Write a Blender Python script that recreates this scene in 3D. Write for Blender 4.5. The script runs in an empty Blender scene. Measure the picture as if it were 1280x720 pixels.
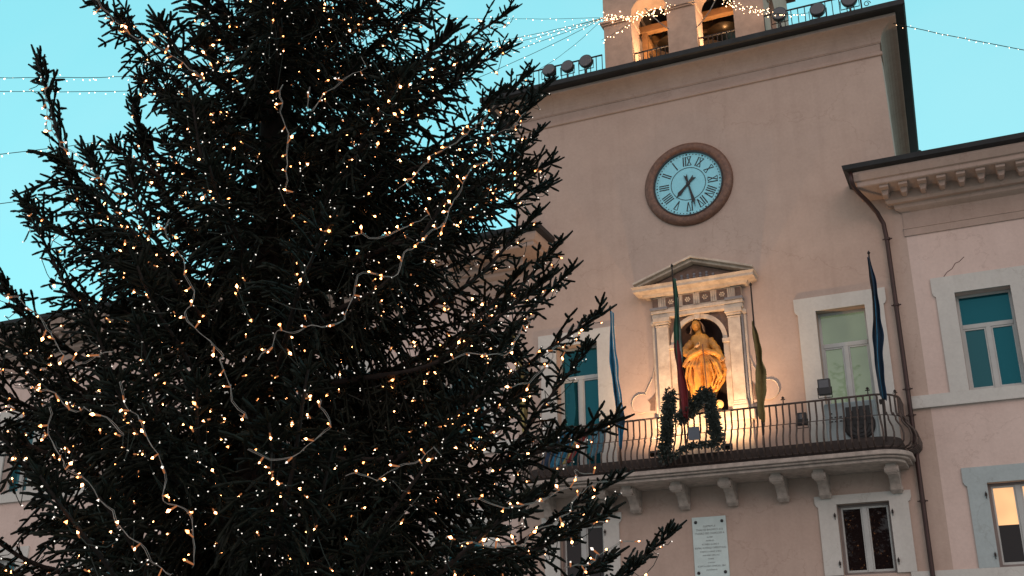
import bpy, bmesh, math, random
import numpy as np
from mathutils import Vector, Matrix, noise
random.seed(7); rng = np.random.default_rng(7)
S = bpy.context.scene
COL = S.collection
R_ = math.radians

# ------------------------------------------------------------------ camera
F_PX, PITCH, YAW, ROLL = 1407.8, 0.36182653, 0.4150295, -0.00668691
CAMP = Vector((1.3285, -26.0, 1.6))
cp, sp_, cy, sy, cr, sr = math.cos(PITCH), math.sin(PITCH), math.cos(YAW), math.sin(YAW), math.cos(ROLL), math.sin(ROLL)
FW = Vector((-sy * cp, cy * cp, sp_)); RT = Vector((cy, sy, 0)); UP = RT.cross(FW)
R2 = cr * RT + sr * UP; U2 = -sr * RT + cr * UP
cam = bpy.data.cameras.new('camera'); camo = bpy.data.objects.new('camera', cam); COL.objects.link(camo)
cam.sensor_width = 36; cam.lens = F_PX / 1280 * 36; cam.clip_end = 3000; cam.clip_start = 0.1
M = Matrix((R2, U2, -FW)).transposed().to_4x4(); M.translation = CAMP
camo.matrix_world = M
S.camera = camo

# ------------------------------------------------------------------ world, dusk sun, exposure
SUN_EL, SUN_AZ = R_(7), R_(150)         # low glow behind the viewer
w = bpy.data.worlds.new('World'); S.world = w; w.use_nodes = True
nt = w.node_tree; nt.nodes.clear()
wo = nt.nodes.new('ShaderNodeOutputWorld'); bg = nt.nodes.new('ShaderNodeBackground')
sky = nt.nodes.new('ShaderNodeTexSky'); sky.sky_type = 'NISHITA'; sky.sun_disc = False
sky.sun_elevation = SUN_EL; sky.sun_rotation = SUN_AZ; sky.air_density = 1.0; sky.dust_density = 1.0; sky.ozone_density = 1.0
tint = nt.nodes.new('ShaderNodeMix'); tint.data_type = 'RGBA'; tint.blend_type = 'MULTIPLY'; tint.inputs[0].default_value = 1
tint.inputs[7].default_value = (1.5, 2.75, 2.3, 1)
# dusk colours: clear turquoise beyond the hall, paler lilac grey afterglow on the side the sun went down
tcw = nt.nodes.new('ShaderNodeTexCoord'); sx = nt.nodes.new('ShaderNodeSeparateXYZ'); mr = nt.nodes.new('ShaderNodeMapRange'); mr.interpolation_type = 'SMOOTHSTEP'
mr.inputs[1].default_value = .35; mr.inputs[2].default_value = -.55
cz = nt.nodes.new('ShaderNodeMix'); cz.data_type = 'RGBA'; cz.inputs[6].default_value = (2.15, 5.8, 6.5, 1); cz.inputs[7].default_value = (4.5, 4.3, 4.35, 1)
sm_ = nt.nodes.new('ShaderNodeMix'); sm_.data_type = 'RGBA'; sm_.inputs[0].default_value = .72
t2 = nt.nodes.new('ShaderNodeMix'); t2.data_type = 'RGBA'; t2.inputs[7].default_value = (4.5, 4.3, 4.35, 1)
nt.links.new(tcw.outputs['Generated'], sx.inputs[0]); nt.links.new(sx.outputs[1], mr.inputs[0]); nt.links.new(mr.outputs[0], cz.inputs[0]); nt.links.new(mr.outputs[0], t2.inputs[0])
nt.links.new(sky.outputs[0], tint.inputs[6]); nt.links.new(tint.outputs[2], t2.inputs[6]); nt.links.new(t2.outputs[2], sm_.inputs[6]); nt.links.new(cz.outputs[2], sm_.inputs[7])
cn = nt.nodes.new('ShaderNodeTexNoise'); cn.inputs['Scale'].default_value = 3.2; cn.inputs['Detail'].default_value = 5; cn.inputs['Distortion'].default_value = .6   # thin high cloud
cr_ = nt.nodes.new('ShaderNodeMapRange'); cr_.inputs[1].default_value = .42; cr_.inputs[2].default_value = .72; cr_.inputs[4].default_value = .22
ch = nt.nodes.new('ShaderNodeMix'); ch.data_type = 'RGBA'; ch.inputs[7].default_value = (4.3, 6.1, 6.5, 1)
nt.links.new(tcw.outputs['Generated'], cn.inputs[0]); nt.links.new(cn.outputs[0], cr_.inputs[0]); nt.links.new(cr_.outputs[0], ch.inputs[0]); nt.links.new(sm_.outputs[2], ch.inputs[6])
nt.links.new(ch.outputs[2], bg.inputs[0]); nt.links.new(bg.outputs[0], wo.inputs[0])
bg.inputs[1].default_value = 0.15
sl = bpy.data.lights.new('sun', 'SUN'); sl.energy = 0.5; sl.angle = R_(35); sl.color = (1.0, 0.62, 0.50)
so = bpy.data.objects.new('sun', sl); COL.objects.link(so)
SD = Vector((math.cos(R_(24)) * math.sin(SUN_AZ), math.cos(R_(24)) * math.cos(SUN_AZ), math.sin(R_(24))))
so.rotation_euler = SD.to_track_quat('Z', 'Y').to_euler(); so.location = (20, -40, 30)
S.view_settings.view_transform = 'Standard'; S.view_settings.look = 'None'; S.view_settings.exposure = 0.0; S.view_settings.gamma = 1
S.render.engine = 'CYCLES'
S.cycles.use_denoising = True
S.cycles.max_bounces = 5; S.cycles.diffuse_bounces = 3; S.cycles.glossy_bounces = 3; S.cycles.transmission_bounces = 3
S.cycles.sample_clamp_indirect = 4

# ------------------------------------------------------------------ helpers
def ray(px, py): return (px - 640) * R2 - (py - 360) * U2 + F_PX * FW
def fac(px, py, d=0.0):
    v = ray(px, py); t = (26.0 - d) / v.y
    return CAMP + v * t

def tag(o, label=None, cat=None, group=None, kind=None):
    if label: o['label'] = label
    if cat: o['category'] = cat
    if group: o['group'] = group
    if kind: o['kind'] = kind
    return o
def empty(name, loc, label, cat, group=None):
    o = bpy.data.objects.new(name, None); COL.objects.link(o); o.location = loc; o.empty_display_size = .1
    return tag(o, label, cat, group)
class MB:
    def __init__(s): s.v = []; s.f = []; s.m = []
    def add(s, vs, fs, mi=0):
        b = len(s.v); s.v += [tuple(p) for p in vs]; s.f += [tuple(i + b for i in f) for f in fs]; s.m += [mi] * len(fs); return s
    def box(s, x0, x1, y0, y1, z0, z1, mi=0):
        vs = [(x, y, z) for z in (z0, z1) for y in (y0, y1) for x in (x0, x1)]
        return s.add(vs, [(0, 2, 3, 1), (4, 5, 7, 6), (0, 1, 5, 4), (2, 6, 7, 3), (0, 4, 6, 2), (1, 3, 7, 5)], mi)
    def tube(s, pts, r, n=6, mi=0, caps=True):
        pts = [Vector(p) for p in pts]
        if not hasattr(r, '__len__'): r = [r] * len(pts)
        vs = []; prev = None
        for i, p in enumerate(pts):
            t = (pts[min(i + 1, len(pts) - 1)] - pts[max(i - 1, 0)]).normalized()
            if prev is None:
                a = Vector((0, 0, 1)) if abs(t.z) < .9 else Vector((1, 0, 0))
                u = t.cross(a).normalized()
            else: u = (prev - t * prev.dot(t)).normalized()
            prev = u; v2 = t.cross(u)
            for k in range(n):
                a = 2 * math.pi * k / n
                vs.append(p + (u * math.cos(a) + v2 * math.sin(a)) * r[i])
        fs = []
        for i in range(len(pts) - 1):
            for k in range(n):
                a = i * n + k; b = i * n + (k + 1) % n
                fs.append((a, b, b + n, a + n))
        if caps: fs += [tuple(range(n - 1, -1, -1)), tuple(range((len(pts) - 1) * n, len(pts) * n))]
        return s.add(vs, fs, mi)
    def lathe(s, prof, c, axis='Z', n=24, mi=0):
        """prof: (radius, height) ; axis Z or Y(-y is up the profile)"""
        vs = []
        for r, h in prof:
            for k in range(n):
                a = 2 * math.pi * k / n
                if axis == 'Z': vs.append((c[0] + r * math.cos(a), c[1] + r * math.sin(a), c[2] + h))
                elif axis == 'Y': vs.append((c[0] + r * math.cos(a), c[1] - h, c[2] + r * math.sin(a)))
        fs = []
        for i in range(len(prof) - 1):
            for k in range(n):
                a = i * n + k; b = i * n + (k + 1) % n
                fs.append((a, b, b + n, a + n))
        fs += [tuple(range(n - 1, -1, -1)), tuple(range((len(prof) - 1) * n, len(prof) * n))]
        return s.add(vs, fs, mi)
    def prism(s, poly, y0, y1, mi=0):
        """poly of (x,z) extruded from y0 to y1"""
        n = len(poly); vs = [(x, y0, z) for x, z in poly] + [(x, y1, z) for x, z in poly]
        fs = [tuple(range(n)), tuple(range(2 * n - 1, n - 1, -1))] + [(i, i + n, (i + 1) % n + n, (i + 1) % n) for i in range(n)]
        return s.add(vs, fs, mi)
    def build(s, name, mats, parent=None, smooth=False, bevel=0):
        me = bpy.data.meshes.new(name); me.from_pydata(s.v, [], s.f)
        if not isinstance(mats, (list, tuple)): mats = [mats]
        for m in mats: me.materials.append(m)
        if len(mats) > 1: me.polygons.foreach_set('material_index', s.m)
        bm = bmesh.new(); bm.from_mesh(me); bmesh.ops.recalc_face_normals(bm, faces=bm.faces); bm.to_mesh(me); bm.free()
        if smooth: me.polygons.foreach_set('use_smooth', [True] * len(me.polygons))
        me.update()
        o = bpy.data.objects.new(name, me); COL.objects.link(o)
        if bevel:
            b = o.modifiers.new('b', 'BEVEL'); b.width = bevel; b.segments = 2; b.limit_method = 'ANGLE'; b.angle_limit = R_(40)
        if parent: put(o, parent)
        return o
def put(o, parent):
    o.parent = parent
    p = Vector((0, 0, 0)); q = parent
    while q: p += q.location; q = q.parent
    o.location = o.location - p      # parents never rotate when this is used
    return o

# ------------------------------------------------------------------ materials
def nodes(name):
    m = bpy.data.materials.new(name); m.use_nodes = True
    return m, m.node_tree, m.node_tree.nodes['Principled BSDF']
def mat(name, col, rough=.8, metal=0, var=.12, scale=3, bump=0, bscale=40, emit=None, estr=0, spec=.5, dark=None, stretch=(1, 1, 1)):
    m, t, b = nodes(name); L = t.links
    b.inputs['Roughness'].default_value = rough; b.inputs['Metallic'].default_value = metal; b.inputs['Specular IOR Level'].default_value = spec
    tc = t.nodes.new('ShaderNodeTexCoord'); mp = t.nodes.new('ShaderNodeMapping'); mp.inputs['Scale'].default_value = stretch
    L.new(tc.outputs['Object'], mp.inputs[0])
    n = t.nodes.new('ShaderNodeTexNoise'); n.inputs['Scale'].default_value = scale; n.inputs['Detail'].default_value = 6; n.inputs['Roughness'].default_value = .65
    L.new(mp.outputs[0], n.inputs[0])
    r = t.nodes.new('ShaderNodeValToRGB'); r.color_ramp.elements[0].position = .3; r.color_ramp.elements[1].position = .7
    lo = dark if dark else [c * (1 - var) for c in col]; hi = [min(1, c * (1 + var)) for c in col]
    r.color_ramp.elements[0].color = (*lo, 1); r.color_ramp.elements[1].color = (*hi, 1)
    L.new(n.outputs[0], r.inputs[0]); L.new(r.outputs[0], b.inputs['Base Color'])
    if bump:
        n2 = t.nodes.new('ShaderNodeTexNoise'); n2.inputs['Scale'].default_value = bscale; n2.inputs['Detail'].default_value = 4
        L.new(tc.outputs['Object'], n2.inputs[0])
        bp = t.nodes.new('ShaderNodeBump'); bp.inputs['Strength'].default_value = bump; bp.inputs['Distance'].default_value = .01
        L.new(n2.outputs[0], bp.inputs['Height']); L.new(bp.outputs[0], b.inputs['Normal'])
    if emit:
        b.inputs['Emission Color'].default_value = (*emit, 1); b.inputs['Emission Strength'].default_value = estr
    return m
def plaster(name, c1, c2, c3):
    """old lime plaster: broad patches, vertical rain streaks, fine trowel relief"""
    m, t, b = nodes(name); L = t.links; b.inputs['Roughness'].default_value = .9; b.inputs['Specular IOR Level'].default_value = .2
    tc = t.nodes.new('ShaderNodeTexCoord')
    def nz(scale, det, st=(1, 1, 1), dist=0):
        mp = t.nodes.new('ShaderNodeMapping'); mp.inputs['Scale'].default_value = st; L.new(tc.outputs['Object'], mp.inputs[0])
        n = t.nodes.new('ShaderNodeTexNoise'); n.inputs['Scale'].default_value = scale; n.inputs['Detail'].default_value = det
        n.inputs['Roughness'].default_value = .6; n.inputs['Distortion'].default_value = dist; L.new(mp.outputs[0], n.inputs[0]); return n
    def ramp(src, a, bb, ca, cb):
        r = t.nodes.new('ShaderNodeValToRGB'); e = r.color_ramp.elements; e[0].position = a; e[1].position = bb; e[0].color = (*ca, 1); e[1].color = (*cb, 1)
        L.new(src, r.inputs[0]); return r
    def mix(a, bb, fac_, mode='MIX'):
        x = t.nodes.new('ShaderNodeMix'); x.data_type = 'RGBA'; x.blend_type = mode
        if isinstance(fac_, float): x.inputs[0].default_value = fac_
        else: L.new(fac_, x.inputs[0])
        L.new(a, x.inputs[6]); L.new(bb, x.inputs[7]); return x.outputs[2]
    base = ramp(nz(.35, 8, dist=.6).outputs[0], .35, .68, c1, c2)
    fine = ramp(nz(2.2, 9).outputs[0], .3, .75, c3, c2)
    a = mix(base.outputs[0], fine.outputs[0], .35)
    streak = ramp(nz(1.0, 6, (3.2, 3.2, .16)).outputs[0], .5, .78, (1, 1, 1), (.80, .78, .77))
    a = mix(a, streak.outputs[0], .42, 'MULTIPLY')
    sp = ramp(nz(14, 5).outputs[0], .3, .7, (.93, .93, .93), (1.05, 1.05, 1.05))
    a = mix(a, sp.outputs[0], .7, 'MULTIPLY')
    # hairline cracks
    vo = t.nodes.new('ShaderNodeTexVoronoi'); vo.feature = 'DISTANCE_TO_EDGE'; vo.inputs['Scale'].default_value = .22
    wn = nz(1.3, 7); av = t.nodes.new('ShaderNodeVectorMath'); av.operation = 'ADD'; sc = t.nodes.new('ShaderNodeVectorMath'); sc.operation = 'SCALE'; sc.inputs['Scale'].default_value = 1.4
    L.new(wn.outputs['Color'], sc.inputs[0]); L.new(sc.outputs[0], av.inputs[0]); L.new(tc.outputs['Object'], av.inputs[1]); L.new(av.outputs[0], vo.inputs['Vector'])
    ck = ramp(vo.outputs['Distance'], .0015, .004, (.78, .74, .72), (1, 1, 1))
    a2 = mix(a, ck.outputs[0], .55, 'MULTIPLY')
    L.new(a2, b.inputs['Base Color'])
    bp = t.nodes.new('ShaderNodeBump'); bp.inputs['Strength'].default_value = .5; bp.inputs['Distance'].default_value = .012
    L.new(nz(9, 8).outputs[0], bp.inputs['Height']); L.new(bp.outputs[0], b.inputs['Normal'])
    return m
M_wall = plaster('salmon_plaster', (.475, .36, .305), (.55, .43, .368), (.41, .312, .262))
M_wing = plaster('pink_plaster', (.62, .485, .435), (.71, .57, .515), (.57, .45, .40))
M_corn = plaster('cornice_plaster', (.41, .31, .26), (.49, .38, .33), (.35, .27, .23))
M_stone = plaster('pale_painted_stone', (.56, .55, .52), (.63, .62, .585), (.49, .48, .455))
M_cool = plaster('blue_grey_painted_stone', (.38, .44, .45), (.45, .52, .53), (.34, .39, .40))
M_marble = mat('cream_marble', (.66, .56, .45), .55, var=.14, scale=4, bump=.25, dark=(.42, .33, .26))
M_greyst = mat('grey_stone_strip', (.22, .22, .24), .7, var=.2, bump=.2)
M_brown = mat('brown_marble_inlay', (.16, .10, .075), .6, var=.35, scale=9, bump=.3)
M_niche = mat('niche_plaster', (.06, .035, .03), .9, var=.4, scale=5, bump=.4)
M_corbel = mat('weathered_travertine', (.42, .36, .32), .85, var=.3, scale=6, bump=.6, bscale=25)
M_slab = mat('balcony_stone', (.30, .24, .21), .85, var=.25, scale=4, bump=.5)
M_dark = mat('dark_gutter_copper', (.022, .024, .026), .45, metal=.6, var=.3, spec=.6)
M_iron = mat('black_wrought_iron', (.030, .022, .020), .5, metal=.5, var=.4, scale=30)
M_pipe = mat('brown_downpipe', (.045, .022, .020), .45, metal=.3, var=.2)
M_roof = mat('roof_tile', (.19, .09, .06), .9, var=.3, scale=2)
M_frame = mat('grey_white_window_frame', (.45, .47, .46), .5, var=.08)
M_framed = mat('taupe_window_frame', (.20, .17, .16), .5, var=.1)
M_rim = mat('red_marble_rim', (.16, .080, .050), .45, var=.35, scale=12, bump=.15, dark=(.09, .042, .030))
M_black = mat('black_paint', (.012, .012, .014), .4, var=.1)
M_dial = mat('pale_blue_dial', (.30, .74, .88), .5, var=.06, scale=8, bump=.05)
M_ground = mat('piazza_paving', (.26, .245, .23), .8, var=.3, scale=2)
M_wood = mat('bell_beam', (.32, .15, .055), .6, var=.25, scale=5)
M_belfin = mat('belfry_plaster', (.50, .34, .26), .9, var=.15, scale=3, bump=.4)
def glass(name, col, emit=None, es=0, rough=.015, spec=1.0, tintc=(1, 1, 1)):
    m, t, b = nodes(name); b.inputs['Base Color'].default_value = (*col, 1); b.inputs['Roughness'].default_value = rough
    b.inputs['Specular IOR Level'].default_value = spec; b.inputs['Specular Tint'].default_value = (*tintc, 1)
    tc = t.nodes.new('ShaderNodeTexCoord'); n = t.nodes.new('ShaderNodeTexNoise'); n.inputs['Scale'].default_value = 1.6
    bp = t.nodes.new('ShaderNodeBump'); bp.inputs['Strength'].default_value = .05; bp.inputs['Distance'].default_value = .02
    t.links.new(tc.outputs['Object'], n.inputs[0]); t.links.new(n.outputs[0], bp.inputs['Height']); t.links.new(bp.outputs[0], b.inputs['Normal'])
    if emit:
        b.inputs['Emission Strength'].default_value = es
        n2 = t.nodes.new('ShaderNodeTexNoise'); n2.inputs['Scale'].default_value = 1.1
        r = t.nodes.new('ShaderNodeValToRGB'); r.color_ramp.elements[0].position = .3; r.color_ramp.elements[1].position = .75
        r.color_ramp.elements[0].color = (*[c * .7 for c in emit], 1); r.color_ramp.elements[1].color = (*[c * 1.3 for c in emit], 1)
        t.links.new(tc.outputs['Object'], n2.inputs[0]); t.links.new(n2.outputs[0], r.inputs[0]); t.links.new(r.outputs[0], b.inputs['Emission Color'])
    return m
G_teal = glass('teal_glass', (.008, .062, .080), tintc=(.15, .75, .9)); G_dark = glass('dark_glass', (.014, .009, .009), spec=.35)
G_teals = [G_teal, glass('teal_glass_deep', (.006, .042, .055), tintc=(.15, .75, .9)), glass('teal_glass_dull', (.012, .055, .066), tintc=(.3, .8, .9), rough=.05)]
G_green = glass('curtained_glass', (.10, .14, .10), (.20, .25, .15), .42)
G_lit = glass('lit_room_glass', (.3, .2, .1), (1.0, .52, .22), .95)
def fairy(name, col, s):
    m = bpy.data.materials.new(name); m.use_nodes = True; t = m.node_tree; t.nodes.clear()
    e = t.nodes.new('ShaderNodeEmission'); e.inputs[0].default_value = (*col, 1); e.inputs[1].default_value = s
    o = t.nodes.new('ShaderNodeOutputMaterial'); t.links.new(e.outputs[0], o.inputs[0]); return m
E_warm = fairy('warm_bulb', (1.0, .42, .16), 14); E_amber = fairy('amber_bulb', (1.0, .34, .10), 9); E_white = fairy('pale_bulb', (1, .90, .80), 1.6); E_halo = fairy('socket_halo_glow', (1.0, .36, .14), .40)  # sockets are given a dim glow in place of the bulbs' orange halo
E_belf = fairy('warm_bulb_belfry', (1.0, .62, .34), 12)
E_lamp = fairy('flood_lens', (1.0, .62, .28), 6)
M_cord = mat('light_cord', (.22, .19, .17), .6, var=.5, scale=7)
M_cordd = mat('dark_green_cord', (.012, .02, .014), .6, var=.1)

# ------------------------------------------------------------------ ground
g = MB(); g.add([(-600, -600, 0), (600, -600, 0), (600, 600, 0), (-600, 600, 0)], [(0, 1, 2, 3)])
tag(g.build('ground', M_ground), kind='structure')

# ------------------------------------------------------------------ town hall
TL = -10.0
def mx(x): return TL - x
M_irb = mat('rusty_balcony_iron', (.075, .052, .044), .6, metal=.2, var=.4, scale=20)
hall = empty('town_hall', (-5.05, 0, 0), 'long pink plastered town hall with a taller clock block, belfry on top and balcony', 'building')
def wall(name, x0, x1, z0, z1, holes, material, y=0., th=.55):
    xs = sorted({x0, x1, *[h[0] for h in holes], *[h[1] for h in holes]}); zs = sorted({z0, z1, *[h[2] for h in holes], *[h[3] for h in holes]})
    m = MB()
    def hole(a, b): return any(h[0] < a < h[1] and h[2] < b < h[3] for h in holes)
    idx = {}
    def vid(i, j, yy):
        k = (i, j, yy)
        if k not in idx: idx[k] = len(m.v); m.v.append((xs[i], yy, zs[j]))
        return idx[k]
    nx, nz = len(xs) - 1, len(zs) - 1
    solid = [[not hole((xs[i] + xs[i + 1]) / 2, (zs[j] + zs[j + 1]) / 2) for j in range(nz)] for i in range(nx)]
    for i in range(nx):
        for j in range(nz):
            if not solid[i][j]: continue
            for yy, fl in ((y, 0), (y + th, 1)):
                q = [vid(i, j, yy), vid(i + 1, j, yy), vid(i + 1, j + 1, yy), vid(i, j + 1, yy)]
                m.f.append(tuple(q if not fl else q[::-1])); m.m.append(0)
            for di, dj, a, b in ((-1, 0, (i, j), (i, j + 1)), (1, 0, (i + 1, j), (i + 1, j + 1)), (0, -1, (i, j), (i + 1, j)), (0, 1, (i, j + 1), (i + 1, j + 1))):
                ii, jj = i + di, j + dj
                if 0 <= ii < nx and 0 <= jj < nz and solid[ii][jj]: continue
                m.f.append((vid(*a, y), vid(*b, y), vid(*b, y + th), vid(*a, y + th))); m.m.append(0)
    return m.build(name, material, hall)

UP = (8.2, 10.48); DOORZ = (6.95, 10.5); LO = (4.39, 6.15); LOC = (4.39, 5.93)
D2 = (-2.25, -1.12); D1 = (mx(-1.12), mx(-2.25))
wing_l = [(-10.93 - k * 3.95 - 1.17, -10.93 - k * 3.95) for k in range(7)]
wing_r = [(.85, 2.02), (4.8, 5.97)]
NX0, NX1, NZ0, NZ1 = -5.92, -4.2, 8.3, 10.85
wall('tower_wall', TL, 0, 0, 17.0, [(*D1, *DOORZ), (*D2, *DOORZ), (*D2, *LOC), (*D1, *LOC), (NX0, NX1, NZ0, NZ1), (-6.6, -3.5, 0, 3.4)], M_wall)
wall('wing_wall', 0.0, 9.0, 0, 13.2, [(*r, *UP) for r in wing_r] + [(r[0] + .06, r[1] + .06, *LO) for r in wing_r], M_wing)
wall('wing_wall', -40.0, TL, 0, 13.2, [(*r, *UP) for r in wing_l] + [(*r, *LO) for r in wing_l], M_wing)
m = MB()  # tower sides and back above the wings, wing ends
m.box(TL + .003, TL + .5, .55, 9, 12.5, 17.0); q = MB(); q.box(-.5, -.003, .55, 9, 12.5, 17.0); m.add([(x - .52 * y / 9.2, y, z) for x, y, z in q.v], q.f); m.box(TL, 0, 9, 9.5, 0, 17.0)
m.build('tower_wall', M_wall, hall)
m = MB(); m.box(8.5, 8.997, .55, 9.5, 0, 13.2); m.box(.003, 9, 9.003, 9.5, 0, 13.2); m.box(-39.997, -39.5, .55, 9.5, 0, 13.2); m.box(-40, TL - .003, 9.003, 9.5, 0, 13.2)
m.build('wing_wall', M_wing, hall)

def ring(prof, x0, x1, y1, name, material, closed_profile=True, skew=0):
    """profile (out,z) swept round front and both sides of a block x0..x1, front y=0, back y1"""
    m = MB(); P = []
    for d, z in prof:
        P.append([(x0 - d, y1, z), (x0 - d, -d, z), (x1 + d, -d, z), (x1 + d - skew, y1, z)])
    n = len(prof)
    vs = [p for row in zip(*P) for p in row]
    fs = []
    for k in range(3):
        for i in range(n if closed_profile else n - 1):
            j = (i + 1) % n; fs.append((k * n + i, k * n + j, (k + 1) * n + j, (k + 1) * n + i))
    fs += [tuple(range(n)), tuple(range(4 * n - 1, 3 * n - 1, -1))]
    m.add(vs, fs); return m.build(name, material, hall)
# tower cornice: bead, band, cove, fillet
cove = [(.05 + .42 * (1 - math.cos(a)), 17.33 + .37 * math.sin(a)) for a in np.linspace(0, math.pi / 2, 8)]
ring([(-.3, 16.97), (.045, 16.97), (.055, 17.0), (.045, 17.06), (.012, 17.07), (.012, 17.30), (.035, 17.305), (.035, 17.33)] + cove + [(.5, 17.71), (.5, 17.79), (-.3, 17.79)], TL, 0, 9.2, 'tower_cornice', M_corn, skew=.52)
ring([(.2, 17.793), (.72, 17.793), (.76, 17.82), (.76, 17.96), (.70, 17.96), (.68, 17.90), (.2, 17.95)], TL, 0, 9.3, 'eaves_gutter', M_dark, skew=.52)
m = MB(); m.box(TL - .2, -.36, -.2, 9.3, 17.80, 17.98); m.build('terrace_floor', M_slab, hall)
# wing cornices with returns
def wing_cornice(x0, x1):
    prof = [(-.3, 12.03), (.035, 12.03), (.035, 12.20), (.05, 12.205), (.05, 12.225), (.025, 12.23), (.025, 12.62), (.10, 12.66), (.16, 12.70), (.18, 12.80), (.30, 12.80), (.34, 12.86), (.34, 13.08), (.86, 13.10), (.88, 13.12), (.88, 13.22), (.93, 13.24), (1.0, 13.38), (1.0, 13.44), (-.3, 13.44)]
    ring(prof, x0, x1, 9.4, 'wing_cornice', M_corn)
    ring([(.5, 13.443), (1.02, 13.443), (1.13, 13.49), (1.15, 13.60), (1.09, 13.60), (1.04, 13.52), (.5, 13.58)], x0, x1, 9.5, 'eaves_gutter', M_dark)
    mm = MB()   # one modillion
    mm.prism([(-.075, 13.08), (.075, 13.08), (.075, 12.97), (.045, 12.90), (-.045, 12.90), (-.075, 12.97)], -.62, -.345)
    mm.prism([(-.10, 13.099), (.10, 13.099), (.10, 13.03), (-.10, 13.03)], -.80, -.345)
    proto = None; n = 0
    xs = np.arange(x0 - .30, x1 + .4, .42)
    for x in xs:
        if n > 70: break
        if proto is None:
            proto = mm.build('modillion', M_corn, hall, bevel=.008); o = proto
        else:
            o = proto.copy(); COL.objects.link(o)
        o.location = Vector((x, 0, 0)) - hall.location; o.parent = hall; n += 1
wing_cornice(0, 9.0); wing_cornice(-40, TL)
def bnt(x0, x1, z, t):  # plain gable-less roof slabs behind the gutters
    m = MB(); m.add([(x0 - .9, -.9, z), (x1 + .9, -.9, z), (x1 + .9, 10.2, z), (x0 - .9, 10.2, z), (x0 + 3, 4.6, z + t), (x1 - 3, 4.6, z + t)], [(0, 1, 5, 4), (2, 3, 4, 5), (1, 2, 5), (3, 0, 4), (3, 2, 1, 0)])
    m.build('roof', M_roof, hall)
bnt(0.95, 9, 13.5, 1.9); bnt(-40, TL - .95, 13.5, 1.9)

# windows
def window(x0, x1, z0, z1, kind, transom=None, rec=.24):
    fm = M_framed if kind in ('dark', 'lit') else M_frame
    m = MB(); y0, y1 = rec, rec + .07; fw = .06; xc = (x0 + x1) / 2
    m.box(x0, x0 + fw, y0, y1, z0, z1); m.box(x1 - fw, x1, y0, y1, z0, z1); m.box(x0 + fw, x1 - fw, y0, y1, z1 - fw, z1); m.box(x0 + fw, x1 - fw, y0, y1, z0, z0 + fw)
    top = z1 - fw
    if transom: m.box(x0 + fw, x1 - fw, y0 - .012, y1, transom - .05, transom + .05); top = transom - .05
    f = m.build('window', fm, hall, bevel=.006)
    m = MB(); m.box(xc - .055, xc + .055, y0 - .018, y1 - .01, z0 + fw, top)
    for xx in (x0 + fw, xc + .055):
        xe = xx + (xc - .055 - x0 - fw)
        m.box(xx, xx + .035, y0 + .004, y1 - .012, z0 + fw, top); m.box(xe - .035, xe, y0 + .004, y1 - .012, z0 + fw, top)
        m.box(xx + .035, xe - .035, y0 + .004, y1 - .012, top - .04, top); m.box(xx + .035, xe - .035, y0 + .004, y1 - .012, z0 + fw, z0 + fw + .05)
    m.build('casement', M_frame, f, bevel=.004)
    G = {'teal': G_teal, 'dark': G_dark, 'green': G_green, 'lit': G_lit}[kind]
    def pane(a, b, c, d, gm=G, yy=None):
        if gm is G_teal: gm = random.choice(G_teals)
        p = MB(); yy = yy or y0 + .035; p.box(a, b, yy, yy + .006, c, d); return p.build('pane', gm, f)
    for a, b in ((x0 + fw + .035, xc - .09), (xc + .09, x1 - fw - .035)):
        if kind == 'lit':
            zm = z0 + (z1 - z0) * .50
            pane(a, b, zm, top - .04); s = pane(a, b, z0 + fw + .05, zm - .002, G_dark); s['label'] = 'dark lower pane with the blind drawn'
        else: pane(a, b, z0 + fw + .05, top - .04)
    if transom: pane(x0 + fw, x1 - fw, transom + .05, z1 - fw)
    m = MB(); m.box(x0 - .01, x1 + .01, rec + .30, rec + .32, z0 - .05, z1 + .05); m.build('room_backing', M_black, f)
    if z1 < 7:   # shutter hinges and stay bars on the ground row
        for zz in (z0 + .25, z1 - .25):
            for xx in (x0 - .05, x1 + .05): m = MB(); m.box(xx - .02, xx + .02, -.10, -.05, zz - .03, zz + .03); m.tube([(xx, -.08, zz - .09), (xx, -.08, zz + .06)], .009); m.build('shutter_hinge', M_iron, f)
    return f
def surround(x0, x1, z0, z1, mw=.43, th=.055, top=.39, ear=.07, bottom=None, head=.32, ms=None):
    bz = z0 if bottom is None else bottom
    o = MB(); e0, e1 = x0 - mw - ear, x1 + mw + ear; zt = z1 + top; ze = z1 - head + .3
    o.prism([(x0 - mw, bz), (x0, bz), (x0, z1), (x1, z1), (x1, bz), (x1 + mw, bz), (x1 + mw, ze - .03), (x1 + mw + ear * .6, ze), (e1, ze + .07), (e1, zt), (e0, zt), (e0, ze + .07), (x0 - mw - ear * .6, ze), (x0 - mw, ze - .03)], -th, .02)
    ob = o.build('window_surround', ms or M_stone, hall)
    # the polygon is concave: triangulate cleanly
    bm = bmesh.new(); bm.from_mesh(ob.data); bmesh.ops.triangulate(bm, faces=[f for f in bm.faces if len(f.verts) > 4], ngon_method='EAR_CLIP'); bm.to_mesh(ob.data); bm.free()
window(*D2, *DOORZ, 'green', 9.68); surround(*D2, *DOORZ, mw=.42, top=.35)
window(*D1, *DOORZ, 'teal', 9.68); surround(*D1, *DOORZ, mw=.42, top=.35)
window(*D2, *LOC, 'dark', rec=.16); surround(*D2, *LOC, mw=.40, top=.20)
window(*D1, *LOC, 'dark', rec=.16); surround(*D1, *LOC, mw=.40, top=.20)
for k, r in enumerate(wing_r):
    window(*r, *UP, 'teal', 9.72); surround(*r, *UP, mw=.40, top=.41, bottom=8.19)
    window(r[0] + .06, r[1] + .06, *LO, 'lit' if k == 0 else 'dark', rec=.14); surround(r[0] + .06, r[1] + .06, *LO, mw=.40, top=.35, ms=M_cool)
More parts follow.
